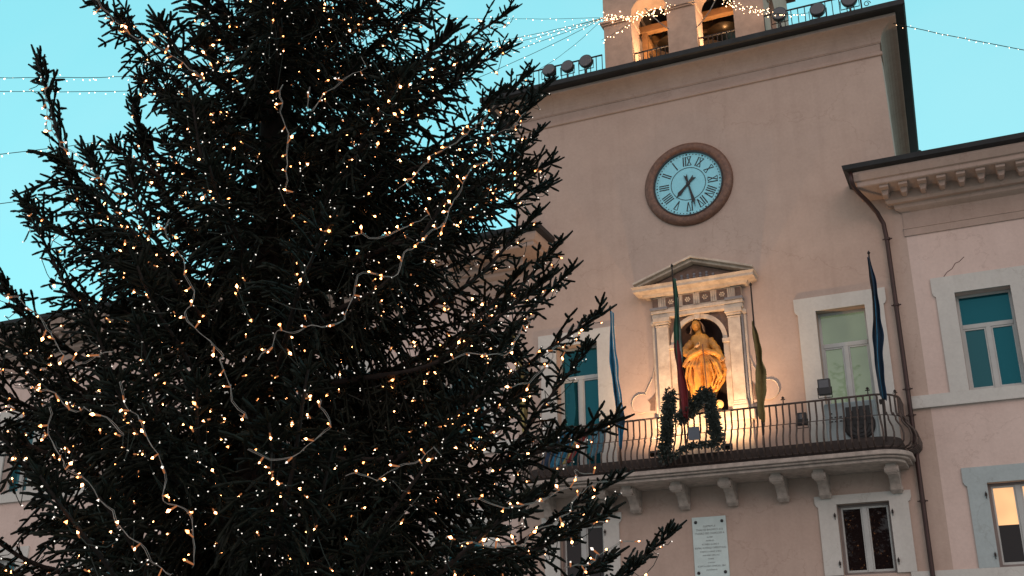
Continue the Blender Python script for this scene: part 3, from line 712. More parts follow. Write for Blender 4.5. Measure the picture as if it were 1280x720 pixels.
    for i in range(12):
        t = i / 11; z = hc.z + .16 - t * .34; r = .06 + .085 * math.sin(min(1, t * 1.6) * math.pi / 2) + .05 * t
        rows.append([(hc.x + .015 + (r * (1 + .07 * math.sin(a * 7 + z * 30))) * math.cos(a) * .95, hc.y + .035 + r * 1.05 * math.sin(a), z) for a in np.linspace(-.35, math.pi + .35, 22)])
    h.add([p for r in rows for p in r], [(i * 22 + k, i * 22 + k + 1, (i + 1) * 22 + k + 1, (i + 1) * 22 + k) for i in range(11) for k in range(21)])
    vo = h.build('veil', mat('veil_stone', (.42, .24, .13), .6, var=.3, scale=8), st, smooth=True)
    sd = vo.modifiers.new('t', 'SOLIDIFY'); sd.thickness = .02
    MB().tube([(cx0 + .10, y0 - .36, zb + 1.45), (cx0 + .13, y0 - .37, zb + .9), (cx0 + .15, y0 - .37, zb + .02)], .014, n=8).build('staff', mat('staff_bronze', (.16, .07, .03), .5), st)
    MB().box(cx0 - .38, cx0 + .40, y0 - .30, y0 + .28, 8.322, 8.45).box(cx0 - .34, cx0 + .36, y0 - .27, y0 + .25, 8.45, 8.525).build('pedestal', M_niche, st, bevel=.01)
statue()

# ------------------------------------------------------------------ plaque
P0 = empty('marble_plaque', (-5.16, 0, 4.5), 'pale marble memorial plaque with faint lettering and corner bolts under the balcony', 'plaque')
px0, px1, pz0, pz1 = -5.56, -4.76, 4.50, 5.87
MB().box(px0, px1, -.045, .01, pz0, pz1).build('slab', mat('pale_marble', (.56, .68, .68), .5, var=.08, scale=5, bump=.05), P0, bevel=.008)
for x in (px0 + .09, px1 - .09):
    for z in (pz0 + .10, pz1 - .12):
        MB().lathe([(.038, .045), (.038, .058), (.025, .07), (.001, .075)], (x, 0, z), 'Y', 8).build('bolt', M_black, P0)
M_ink = mat('faded_grey_lettering', (.13, .15, .16), .7, var=.2)
def text_obj(txt, size, cx_, z, y):
    cu = bpy.data.curves.new('lettering', 'FONT'); cu.body = txt; cu.size = size; cu.align_x = 'CENTER'; cu.extrude = .001
    o = bpy.data.objects.new('lettering', cu); COL.objects.link(o)
    o.rotation_euler = (math.pi / 2, 0, 0); o.location = (cx_, y, z); o.scale = (-1, 1, 1)   # the writing stands mirrored
    bpy.context.view_layer.update(); dg = bpy.context.evaluated_depsgraph_get(); me = bpy.data.meshes.new_from_object(o.evaluated_get(dg)); me.transform(o.matrix_world)
    bpy.data.objects.remove(o); me.materials.clear(); me.materials.append(M_ink)
    q = bpy.data.objects.new('lettering', me); COL.objects.link(q); put(q, P0)
for i, (t_, sz) in enumerate((('IL POPOLO', .058), ('E IL COMUNE DI SANT', .062), ('A RICORDO DEI CADUTI', .062), ('NELLA', .05), ('GUERRA', .05), ('E DELLA LIBERTA', .052), ('QUI POSERO QUESTA LAPIDE', .056), ('CHE IL TEMPO CONSERVI', .044), ('LA LORO MEMORIA', .044), ('ANNO', .045), ('MCMXLV', .04), ('NEL GIORNO DELLA PACE', .054), ('IN PERPETUO', .042))):
    text_obj(t_, sz, -5.16, 5.63 - i * .082, -.0465)

# ------------------------------------------------------------------ balcony: slab, corbels, iron railing
BC, BF = 1.0, 1.30          # corner x inset and front
def path(off, n_arc=10, close=True):
    """plan of the balcony edge: front straight, rounded ends; off>0 further out"""
    xr, xl = -.48, mx(-.48); r = .66; pts = []
    pts.append((xr + off, 0.0))
    c = (xr - r, -BF + r)
    for a in np.linspace(0, -math.pi / 2, n_arc): pts.append((c[0] + (r + off) * math.cos(a), c[1] + (r + off) * math.sin(a)))
    c = (xl + r, -BF + r)
    for a in np.linspace(-math.pi / 2, -math.pi, n_arc): pts.append((c[0] + (r + off) * math.cos(a), c[1] + (r + off) * math.sin(a)))
    pts.append((xl - off, 0.0)); return pts
def slab(name, layers, material, bevel=0):
    m = MB()
    for off, z0, z1 in layers:
        p = path(off); n = len(p); vs = [(x, y, z0) for x, y in p] + [(x, y, z1) for x, y in p]
        m.add(vs, [tuple(range(n)), tuple(range(2 * n - 1, n - 1, -1))] + [(i, (i + 1) % n, (i + 1) % n + n, i + n) for i in range(n)])
    return m.build(name, material, hall, bevel=bevel)
slab('balcony_slab', [(-.13, 6.58, 6.65), (-.04, 6.652, 6.70), (.03, 6.702, 6.80)], M_corbel, bevel=.018)
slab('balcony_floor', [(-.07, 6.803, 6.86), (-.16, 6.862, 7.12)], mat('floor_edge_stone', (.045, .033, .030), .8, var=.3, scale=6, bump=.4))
cb = MB()
sc = [(0, 6.42), (1.02, 6.42), (1.02, 6.32), (.99, 6.24), (.90, 6.20), (.80, 6.21), (.72, 6.26), (.60, 6.22), (.46, 6.16), (.34, 6.07), (.27, 5.98), (.16, 5.92), (.0, 5.92)]
sc = [(a * .85, 6.6 - (6.42 - b) * 1.08) for a, b in sc]
q = MB().prism(sc, -.115, .115); vsx = [(y, -x, z) for x, y, z in q.v]
cb.add(vsx, q.f); cb.lathe
q = MB().lathe([(.075, -.15), (.075, .15)], (0, 0, 0), 'Y', 14); cb.add([(y, x - .79, z + 6.47) for x, y, z in q.v], q.f)
q = MB().lathe([(.06, -.14), (.06, .14)], (0, 0, 0), 'Y', 14); cb.add([(y, x - .15, z + 6.15) for x, y, z in q.v], q.f)
proto = None
for x in (-.92, -2.45, -3.38, -4.55, -5.68, -6.87, mx(-2.45), mx(-.92)):
    if proto is None: proto = cb.build('corbel', M_corbel, hall, bevel=.012); o = proto
    else: o = proto.copy(); COL.objects.link(o)
    o.location = Vector((x, 0, 0)) - hall.location
rl = MB(); p = path(-.10); rl.tube([(x, y, 8.03) for x, y in p], .024, n=6)
p = path(-.07); rl.tube([(x, y, 7.57) for x, y in p], .010, n=5)
p = path(-.04); rl.tube([(x, y, 6.88) for x, y in p], .016, n=5)
brail = rl.build('balcony_railing', M_irb, hall)
def arc_positions(step):
    p = [Vector((x, y, 0)) for x, y in path(-.10, 24)]; out = []; acc = step / 2
    for a, b in zip(p, p[1:]):
        L = (b - a).length; t = acc
        while t < L:
            d = (b - a).normalized(); out.append((a + d * t, Vector((-d.y, d.x, 0)) * -1)); t += step
        acc = t - L
    return out
bal = MB()   # profile: x is outward
bp_ = [(0, 8.03), (0, 7.80), (.0, 7.66), (.02, 7.60), (.08, 7.56), (.115, 7.51), (.11, 7.46), (.16, 7.38), (.26, 7.26), (.30, 7.12), (.28, 6.98), (.20, 6.90), (.06, 6.86)]
bal.tube([(a, 0, b) for a, b in bp_], .021, n=6); bal.tube([(.03, 0, 7.60), (.055, 0, 7.625), (.075, 0, 7.60), (.07, 0, 7.575)], .010, n=4)
proto = None
for pos, nrm in arc_positions(.145):
    nrm = nrm if nrm.dot(pos - Vector((-5.05, 0, 0))) > 0 or abs(nrm.y) > .5 else -nrm
    if nrm.y > .3: nrm = -nrm
    if proto is None:
        proto = bal.build('baluster', M_irb); proto.parent = brail; o = proto
    else: o = proto.copy(); COL.objects.link(o)
    o.location = pos; o.rotation_euler = (0, 0, math.atan2(nrm.y, nrm.x))
for o in brail.children:    # railing mesh origin sits at the hall's inverse offset
    o.location = o.location - Vector((0, 0, 0))
for (x, y) in ((-.65, -.72), (-1.17, -1.20), (mx(-1.17), -1.20), (-7.2, -1.20), (-3.0, -1.20)):
    f = MB(); f.tube([(x, y, 8.03), (x, y, 8.12)], .014); f.lathe([(.001, 0), (.035, .02), (.035, .035), (.001, .07)], (x, y, 8.15), n=10)
    f.tube([(x - .05, y, 8.14), (x + .05, y, 8.14)], .012); f.tube([(x, y - .05, 8.14), (x, y + .05, 8.14)], .012); f.build('finial', M_iron, brail)
# big hoops at the right end
# ------------------------------------------------------------------ downpipe
dp = empty('downpipe', (-.42, -.1, 0), 'brown iron downpipe from the right gutter down past the balcony end', 'drainpipe')
pts = [(-.98, -1.00, 13.46), (-.98, -.98, 13.22), (-.94, -.90, 13.08), (-.84, -.70, 12.98), (-.70, -.42, 12.86), (-.56, -.22, 12.66), (-.46, -.125, 12.40), (-.43, -.115, 12.0), (-.42, -.115, 9), (-.42, -.115, 6.95), (-.42, -.115, 4.5), (-.42, -.115, 0.0)]
MB().tube(pts, .052, n=12).build('pipe', M_pipe, dp, smooth=True)
for z in (12.0, 10.35, 8.35, 7.75, 5.85, 3.6, 1.8):
    MB().lathe([(.068, -.025), (.068, .025)], (-.42, -.115, z), n=14).box(-.43, -.41, -.06, .02, z - .012, z + .012).box(-.53, -.31, -.125, -.105, z - .014, z + .014).build('bracket', M_pipe, dp)
tp = empty('downpipe', (.06, 2, 13.5), 'short thin dark pipe bent against the right side of the clock block', 'drainpipe')
MB().tube([(.55, 1.2, 14.75), (.30, 1.2, 14.3), (.12, 1.2, 13.95), (.10, 1.2, 13.5)], .04, n=8).build('pipe', M_dark, tp)

# ------------------------------------------------------------------ flags
def cloth(name, pts_fn, nu, nv, mats, mi, parent):
    m = MB(); vs = [pts_fn(i / nu, j / nv) for j in range(nv + 1) for i in range(nu + 1)]
    fs = [(j * (nu + 1) + i, j * (nu + 1) + i + 1, (j + 1) * (nu + 1) + i + 1, (j + 1) * (nu + 1) + i) for j in range(nv) for i in range(nu)]
    m.v = vs; m.f = fs; m.m = [mi((f % nu + .5) / nu, (f // nu + .5) / nv) for f in range(len(fs))]
    o = m.build(name, mats, parent, smooth=True); sd = o.modifiers.new('t', 'SOLIDIFY'); sd.thickness = .006; return o
def fabric(name, col, **k): return mat(name, col, .8, var=.28, scale=6, bump=.4, bscale=30, **k)
F_cy = fabric('cyan_cloth', (.02, .17, .31)); F_blue = fabric('deep_blue_cloth', (.012, .04, .085)); F_wh = fabric('white_cloth', (.55, .58, .56))
F_gr = fabric('green_cloth', (.02, .085, .055)); F_rd = fabric('red_cloth', (.16, .015, .02)); F_ol = fabric('old_gold_cloth', (.20, .15, .055)); F_ye = fabric('yellow_cloth', (.40, .33, .12))
F_navy = fabric('navy_cloth', (.012, .035, .065)); F_lb = fabric('light_blue_cloth', (.14, .32, .42)); F_or = fabric('red_orange_cloth', (.28, .05, .05)); F_vi = fabric('violet_blue_cloth', (.03, .06, .12))
def flag(label, base, tip, cat, mats, mi, t0, t1, width, tail, seed, fat=.10):
    fp = empty('flagpole', base, label, 'flagpole', 'flagpoles leaning out from the balcony railing')
    B, T = Vector(base), Vector(tip); ax = (T - B)
    MB().tube([B, T], [.024, .017], n=8).build('pole', M_iron, fp)
    MB().lathe([(.02, 0), (.035, .03), (.02, .06), (.001, .09)], T - Vector((0, 0, .02)), n=8).build('finial', M_iron, fp)
    MB().box(B.x - .05, B.x + .05, B.y - .02, B.y + .12, B.z + .85, B.z + .93).build('clamp', M_iron, fp)
    rs = random.Random(seed); p1, p2, p3 = [rs.uniform(0, 6) for _ in range(3)]
    A = B + ax * t1; E = B + ax * t0 - Vector((0, 0, tail))
    def fn(u, v):
        # hangs from the pole top (v=0) down to a loose tail (v=1), gathered round the pole
        hoist = B + ax * (t1 - (t1 - t0) * min(v * 1.0, 1)); drop = Vector((0, 0, 0))
        wv = .72 * width * (.28 + .95 * math.sin(min(1, v * 1.15) * math.pi * .62)) * (1 if v < .85 else 1 - (v - .85) * 3.0) * (1 + .16 * math.sin(v * 15 + p3) + .10 * math.sin(v * 31 + p1))
        ang = u * 9.5 + p1 + v * 2.0; rad = fat * (.35 + .65 * math.sin(math.pi * min(v + .08, 1))) * (.45 + .55 * abs(math.sin(u * 11 + p2)))
        x = (u - .35) * wv + .03 * math.sin(v * 7 + p3); y = -rad * (math.sin(ang) * .9) + .02 * math.sin(9 * v + u * 8)
        z = -tail * v * v - u * .12 * v + .012 * math.sin(u * 20)
        return (hoist.x + x, hoist.y + y + .0, hoist.z + z)
    cloth('flag', fn, 34, 40, mats, mi, fp)
flag('flagpole left of the shrine with a furled bright blue and white flag', (-6.80, -1.34, 6.95), (-6.70, -2.0, 10.62), 'flagpole', [F_cy, F_wh, F_navy], lambda u, v: 1 if (.30 < u < .38 or .72 < u < .77) and v < .75 else (2 if .5 < u < .62 or .74 < v < .86 else 0), .22, .97, .20, .35, 3)
flag('flagpole crossing the shrine with a furled green, white and red flag', (-5.24, -1.34, 6.95), (-5.14, -2.0, 11.42), 'flagpole', [F_gr, F_wh, F_rd], lambda u, v: 2 if v > .58 + .1 * math.sin(u * 9) or u < .12 and v > .5 else (1 if .66 < u < .86 and v > .15 else 0), .30, .93, .24, .35, 9)
flag('flagpole right of the shrine with a furled old gold flag', (-3.48, -1.34, 6.95), (-3.34, -2.0, 10.66), 'flagpole', [F_ol], lambda u, v: 0, .28, .78, .27, .30, 5)
flag('flagpole before the right balcony door with a furled navy blue flag', (-.90, -1.30, 6.95), (-.72, -1.95, 11.0), 'flagpole', [F_navy, F_blue, F_cy], lambda u, v: 2 if .42 < u < .47 and v > .3 else (1 if u > .6 else 0), .26, .98, .22, .1, 11)
flag('flagpole at the far left balcony end, yellow flag behind the branches', (mx(-.90), -1.30, 6.95), (mx(-.72), -1.95, 11.0), 'flagpole', [F_ye, F_ol], lambda u, v: 1 if u > .6 else 0, .30, .90, .26, .2, 13)
# striped banner hung over the rail, pale banner beside it
def drape(name, label, cat, x0, x1, ztop, zbot, mats, mi, slant, seed, yy=-1.24):
    def fn(u, v):
        x = x0 + (x1 - x0) * u * (1 - .12 * v) - slant * v; y = yy - .05 - .05 * math.sin(min(v * 1.1, 1) * math.pi * .55) - .035 * math.sin(u * 22 + seed + v * 2) - .015 * math.sin(u * 47 + v * 5)
        return (x, y, ztop - (ztop - zbot) * v - .06 * math.sin(u * 3.1 + seed) * v)
    o = cloth(name, fn, 48, 18, mats, mi, None); tag(o, label, cat); return o
drape('banner', 'rainbow striped banner hanging inside the balcony railing below the left door', 'banner', -8.55, -7.62, 8.0, 7.16, [F_vi, F_navy, F_cy, F_lb, F_gr, F_ye, F_or], lambda u, v: [0, 1, 2, 3, 2, 5, 6][min(6, int(u * 7))], .42, 1.0, yy=-1.0)
drape('banner', 'small pale blue banner hanging inside the balcony rail right of the rainbow banner', 'banner', -7.60, -7.22, 8.0, 7.32, [F_lb], lambda u, v: 0, .03, 2.2, yy=-1.02)

# ------------------------------------------------------------------ floodlights and air conditioner on the balcony
def box_flood(x, y, z, w_, h_, label, tiltz=0):
    t = bpy.data.objects.new('floodlight', None); COL.objects.link(t); t.location = (x, y, z); tag(t, label, 'floodlight', 'box floodlights on the balcony')
    def add(mb, nm, mt, **k): o = mb.build(nm, mt, **k); o.parent = t; return o
    add(MB().box(-w_ / 2, w_ / 2, -.06, .06, .06, .06 + h_), 'housing', M_black, bevel=.012)
    add(MB().box(-w_ / 2 + .03, w_ / 2 - .03, -.068, -.061, .09 + h_ * .35, .03 + h_), 'lens', M_lens)
    f = MB()
    for k in range(5): f.box(-w_ / 2 + .02, w_ / 2 - .02, .061, .095, .08 + h_ * k / 5, .09 + h_ * k / 5)
    add(f, 'cooling_fin', M_black)
    add(MB().tube([(-w_ / 2 - .015, 0, .06 + h_ / 2), (-w_ / 2 - .015, 0, 0), (w_ / 2 + .015, 0, 0), (w_ / 2 + .015, 0, .06 + h_ / 2)], .012, n=5), 'bracket', M_iron)
    return t
box_flood(-2.07, -1.22, 8.07, .27, .36, 'black box floodlight standing on the balcony rail before the green door')
box_flood(-2.66, -1.00, 7.50, .22, .28, 'black box floodlight inside the balcony railing, lower and left of the one on the rail')
def small_flood(x, y, z, label, energy, target):
    t = bpy.data.objects.new('floodlight', None); COL.objects.link(t); t.location = (x, y, z); tag(t, label, 'floodlight', 'box floodlights on the balcony')
    d = (Vector(target) - Vector((x, y, z + .12))).normalized(); q = d.to_track_quat('Z', 'Y').to_euler()
    h_ = MB().box(-.12, .12, -.09, .09, -.05, .0).build('housing', M_black); h_.parent = t; h_.location = (0, 0, .12); h_.rotation_euler = q
    l_ = MB().box(-.10, .10, -.07, .07, .001, .006).build('lens', E_lamp); l_.parent = t; l_.location = (0, 0, .12); l_.rotation_euler = q
    b_ = MB().tube([(0, 0, 0), (0, 0, .1)], .02).build('bracket', M_iron); b_.parent = t
    L = bpy.data.lights.new('flood_beam', 'SPOT'); L.energy = energy; L.color = (1, .60, .32); L.spot_size = R_(140); L.spot_blend = 1.0; L.shadow_soft_size = .08
    lo = bpy.data.objects.new('flood_beam', L); COL.objects.link(lo); lo.location = Vector((x, y, z + .14)) + d * .03; lo.rotation_euler = (-d).to_track_quat('Z', 'Y').to_euler()
small_flood(-6.05, -1.12, 7.12, 'small lit floodlight on the balcony floor behind the left garland', 400, (-6.0, -.1, 9.9))
small_flood(-4.35, -1.12, 7.12, 'small lit floodlight on the balcony floor behind the right garland', 370, (-4.6, -.1, 9.9))
ac = empty('air_conditioner', (-1.65, -.72, 6.85), 'pale blue grey air conditioner box with round black fan grille on the balcony', 'air conditioner')
MB().box(-2.16, -1.06, -1.02, -.62, 6.95, 7.98).box(-2.10, -2.0, -.95, -.7, 6.85, 6.95).box(-1.2, -1.1, -.95, -.7, 6.85, 6.95).build('casing', mat('ac_casing', (.30, .36, .38), .5, var=.1), ac, bevel=.03)
MB().lathe([(.34, 0), (.34, .03), (.30, .045), (.001, .046)], (-1.44, -1.02, 7.44), 'Y', 32).build('fan_recess', M_black, ac)
m = MB()
for dx in (-.21, -.07, .07, .21): m.box(-1.44 + dx - .045, -1.44 + dx + .045, -1.085, -1.068, 7.44, 7.44 + .40)
m.build('grille_slats', M_black, ac)
m = MB()
for rr in (.10, .19, .27, .33): m.tube([(-1.44 + rr * math.cos(a), -1.08, 7.44 + rr * math.sin(a)) for a in np.linspace(0, 2 * math.pi, 25)], .006, n=4)
m.build('fan_guard', M_iron, ac)
m = MB()
for i in range(7): m.box(-2.05 + (i % 3) * .1, -1.99 + (i % 3) * .1, -1.028, -1.019, 7.55 + (i // 3) * .09, 7.58 + (i // 3) * .09)
m.build('vent_slot', M_black, ac)

# ------------------------------------------------------------------ evergreen garlands on the railing
M_leaf = mat('garland_leaf', (.050, .065, .056), .5, var=.5, scale=12, dark=(.016, .022, .020))
def garland(label, pts, rad, dens):
    t = empty('garland', pts[0], label, 'garland', 'leafy garlands tied to the balcony railing'); P = [Vector(p) for p in pts]
    MB().tube(P, .02, n=6).build('stem', M_cordd, t)
    m = MB(); L = 0
    for a, b in zip(P, P[1:]):
        n = int((b - a).length * dens)
        for _ in range(n):
            c = a.lerp(b, random.random()); d = Vector([random.gauss(0, 1) for _ in range(3)]).normalized()
            c = c + d * rad * random.uniform(.25, 1.0); ln = random.uniform(.05, .10); wd = ln * .34
            up = Vector([random.gauss(0, 1) for _ in range(3)]).normalized(); s = d.cross(up).normalized() * wd; k = d.cross(s).normalized() * ln * .12
            m.add([c, c + d * ln * .45 + s + k, c + d * ln, c + d * ln * .45 - s + k, c + d * ln * .5 - k], [(0, 1, 4), (1, 2, 4), (2, 3, 4), (3, 0, 4)])
    m.build('leaves', M_leaf, t)['kind'] = 'stuff'
def W(px, py, d): return tuple(fac(px, py, d))
garland('thick evergreen garland column hanging on the railing left of the tricolour pole', [W(838, 492, 1.42), W(836, 515, 1.44), W(833, 545, 1.50), W(830, 574, 1.42)], .145, 1300)
garland('evergreen garland arch rising over the railing before the statue and down its right side', [W(848, 524, 1.42), W(862, 516, 1.44), W(876, 494, 1.44), W(884, 491, 1.44), W(889, 508, 1.44), W(892, 530, 1.5), W(898, 556, 1.48)], .145, 1300)
garland('thin sagging evergreen garland along the foot of the railing', [W(835, 574, 1.42), W(848, 566, 1.5), W(862, 558, 1.5), W(880, 555, 1.5), W(893, 556, 1.48)], .05, 420)
MB().box(-5.13, -4.87, -1.50, -1.485, 7.36, 7.66).build('sign_board', mat('grey_board', (.10, .12, .15), .7)); tag(bpy.data.objects['sign_board'], 'small grey blank board hanging on the railing between the garlands', 'board')

# ------------------------------------------------------------------ string lights over the square
def bulb(mb, p, d, r, mi):
    d = d.normalized(); a = Vector((0, 0, 1)) if abs(d.z) < .9 else Vector((1, 0, 0)); u = d.cross(a).normalized(); v = d.cross(u)
    b = len(mb.v); mb.v += [tuple(p), *[tuple(p + d * r * 1.2 + (u * math.cos(q) + v * math.sin(q)) * r) for q in (0, 2.094, 4.189)], tuple(p + d * r * 2.6)]
    mb.f += [(b, b + 1, b + 2), (b, b + 2, b + 3), (b, b + 3, b + 1), (b + 1, b + 4, b + 2), (b + 2, b + 4, b + 3), (b + 3, b + 4, b + 1)]; mb.m += [mi] * 6
def cable(label, A, B, sag, step=.10, r=.007, br=.016, wiremat=M_cordd, jig=.03, bulbs=True, prob=1.0):
    A, B = Vector(A), Vector(B); t = empty('string_lights', A, label, 'string lights', 'cables of string lights strung from the belfry')
    L = (B - A).length; n = max(12, int(L / .35)); P = [A.lerp(B, k / n) - Vector((0, 0, sag * 4 * (k / n) * (1 - k / n))) + Vector((0, 0, random.uniform(-.008, .008))) for k in range(n + 1)]
    MB().tube(P, r, n=4).build('wire', wiremat, t)
    if bulbs:
        m = MB()
        for k in range(int(L / step)):
            if random.random() > prob: continue
            u = (k + random.random() * .6) * step / L * n; i = min(n - 1, int(u)); p = P[i].lerp(P[i + 1], u - i)
            bulb(m, p + Vector((random.gauss(0, jig), random.gauss(0, jig), random.gauss(0, jig) - .02)), Vector((random.gauss(0, 1), random.gauss(0, 1), -1)), br * random.uniform(.6, 1.2), 0)
        m.build('bulbs', [E_belf], t)['kind'] = 'stuff'
AN = fac(755, 22, -.25)
def solve(px_mid, py_mid, px_end, py_end, d_end, sg): return tuple(AN), tuple(fac(px_end, py_end, d_end)), sg
cable('highest string light cable running from the belfry corner up over the spruce', AN, fac(0, -50, 6), .7, step=.22, br=.010)
cable('second string light cable, dense, level across the left sky', AN, fac(-60, 96, 14), .6, step=.14, br=.011)
cable('string light cable just under the dense level one across the left sky', AN, fac(-200, 104, 14), 1.0, step=.2, br=.010)
cable('third string light cable, falling gently left from the belfry corner', AN, fac(-60, 200, 14), .6, step=.25, br=.010)
cable('lowest string light cable, dark with few lit bulbs', AN, fac(-60, 264, 14), .8, step=.8, br=.009)
cable('short slack cable dropping from the belfry corner to the left terrace railing', AN, Vector((-9.3, .12, 19.0)), .12, step=.5, br=.009)
cable('thin green cable with tiny lights from the terrace scroll to the upper right', fac(1086, 22, .1), fac(2100, 128, 1.5), .6, step=.16, br=.008, r=.010)
cable('dense string of lights swagged over the left belfry arch', AN, fac(840, 8, .1), .12, step=.022, br=.015, jig=.07)
cable('loose string of lights on the left belfry pier below the dense one', fac(752, 50, .1), fac(800, 20, .1), .05, step=.09, br=.015)
cable('dense string of lights along the front of the right belfry pier', fac(895, -6, .1), fac(962, 14, .1), .14, step=.024, br=.014, jig=.06)
cable('string of lights lying along the right end of the terrace railing', fac(955, 12, .1), fac(1010, 16, .1), .1, step=.07, br=.012)
cable('pale slack cable tangled across the left belfry arch', fac(806, 10, .1), fac(836, 36, .1), .06, bulbs=False, wiremat=M_cord, r=.014)
cable('pale slack cable looped across the right belfry arch', fac(898, -8, .1), fac(870, 34, .1), .12, bulbs=False, wiremat=M_cord, r=.016)

# ------------------------------------------------------------------ spruce with fairy lights
TX, TY, TH = -4.08, -18.80, 15.2
def crown_r(z):
    return float(np.interp(z, [0, 1.0, 3.0, 4.3, 5.4, 6.1, 7.2, 8.0, 11, 14, 15.2], [3.9, 3.8, 3.45, 3.0, 2.75, 2.6, 2.45, 2.15, 1.35, .5, .05]))
def trunk_at(z): return Vector((TX + .05 * math.sin(z * .5), TY + .05 * math.cos(z * .37), z))
M_bark = mat('spruce_bark', (.018, .012, .010), .9, var=.4, scale=12, bump=.8, bscale=30)
M_ndl = None
def needle_mat(name, lo, hi):
    m, t, b = nodes(name); b.inputs['Roughness'].default_value = .65; b.inputs['Specular IOR Level'].default_value = .18
    at = t.nodes.new('ShaderNodeAttribute'); at.attribute_name = 'tone'; r = t.nodes.new('ShaderNodeValToRGB')
    r.color_ramp.elements[0].color = (*lo, 1); r.color_ramp.elements[1].color = (*hi, 1); t.links.new(at.outputs['Fac'], r.inputs[0]); t.links.new(r.outputs[0], b.inputs['Base Color']); return m
M_ndl = needle_mat('spruce_needles', (.005, .006, .004), (.024, .027, .017))
tree = empty('spruce_tree', (TX, TY, 0), 'tall dark spruce Christmas tree wound with warm fairy lights in front of the town hall', 'tree')
zs = np.linspace(0, TH, 26); MB().tube([trunk_at(z) for z in zs], [max(.012, .21 * (1 - z / TH) ** .8) for z in zs], n=12).build('trunk', M_bark, tree, smooth=True)

def shoots_mesh(name, P, D, Ln, seed, ndl=26):
    """needle shoots: thin woody spindle with a brush of needles, built in numpy"""
    g = np.random.default_rng(seed); n = len(P); D = D / np.linalg.norm(D, axis=1, keepdims=True)
    A = np.where(np.abs(D[:, 2:3]) < .9, [[0, 0, 1.]], [[1., 0, 0]]); U = np.cross(D, A); U /= np.linalg.norm(U, axis=1, keepdims=True); V = np.cross(D, U)
    verts = []; faces = []; tones = []
    # spindle, 3 sided, 3 rings
    base = 0; R = .0105
    rings = []
    for t, r in ((0, R * .7), (.5, R * 1.2), (1.0, R * .75)):
        for k in range(3):
            a = 2.094 * k; rings.append(P + D * (Ln * t)[:, None] + (U * math.cos(a) + V * math.sin(a)) * r)
    SV = np.stack(rings, 1).reshape(-1, 3)
    f = []
    for i in range(2):
        for k in range(3): f.append((i * 3 + k, i * 3 + (k + 1) % 3, (i + 1) * 3 + (k + 1) % 3, (i + 1) * 3 + k))
    SF = (np.arange(n)[:, None, None] * 9 + np.array(f)[None]).reshape(-1, 4)
    tn = g.random(n)
    # needles
    T = g.random((n, ndl)) * .96 + .03; ang = g.random((n, ndl)) * 6.283; nl = g.uniform(.014, .0205, (n, ndl)) * (1 - .3 * T ** 3)
    C = P[:, None] + D[:, None] * (Ln[:, None] * T)[..., None]; O = U[:, None] * np.cos(ang)[..., None] + V[:, None] * np.sin(ang)[..., None]
    dr = O * .88 + D[:, None] * .45; S_ = np.cross(np.broadcast_to(D[:, None], O.shape), O) * .0040
    NV = np.stack([C - S_, C + S_, C + dr * nl[..., None]], 2).reshape(-1, 3); NF = np.arange(n * ndl * 3).reshape(-1, 3) + len(SV)
    me = bpy.data.meshes.new(name); nv = len(SV) + len(NV); me.vertices.add(nv); me.vertices.foreach_set('co', np.concatenate([SV, NV]).ravel())
    loops = np.concatenate([SF.ravel(), NF.ravel()]); me.loops.add(len(loops)); me.loops.foreach_set('vertex_index', loops.astype(np.int32))
    cnt = np.concatenate([np.full(len(SF), 4), np.full(len(NF), 3)]); st = np.concatenate([[0], np.cumsum(cnt)[:-1]])
    me.polygons.add(len(cnt)); me.polygons.foreach_set('loop_start', st.astype(np.int32)); me.polygons.foreach_set('loop_total', cnt.astype(np.int32))
    me.update(calc_edges=True)
    at = me.attributes.new('tone', 'FLOAT', 'POINT')
    tone = np.concatenate([np.repeat(tn * .5, 9), np.repeat(np.clip(tn[:, None] * .7 + g.random((n, ndl)) * .4, 0, 1).ravel(), 3)]); at.data.foreach_set('value', tone.astype(np.float32))
    me.materials.append(M_ndl); return me

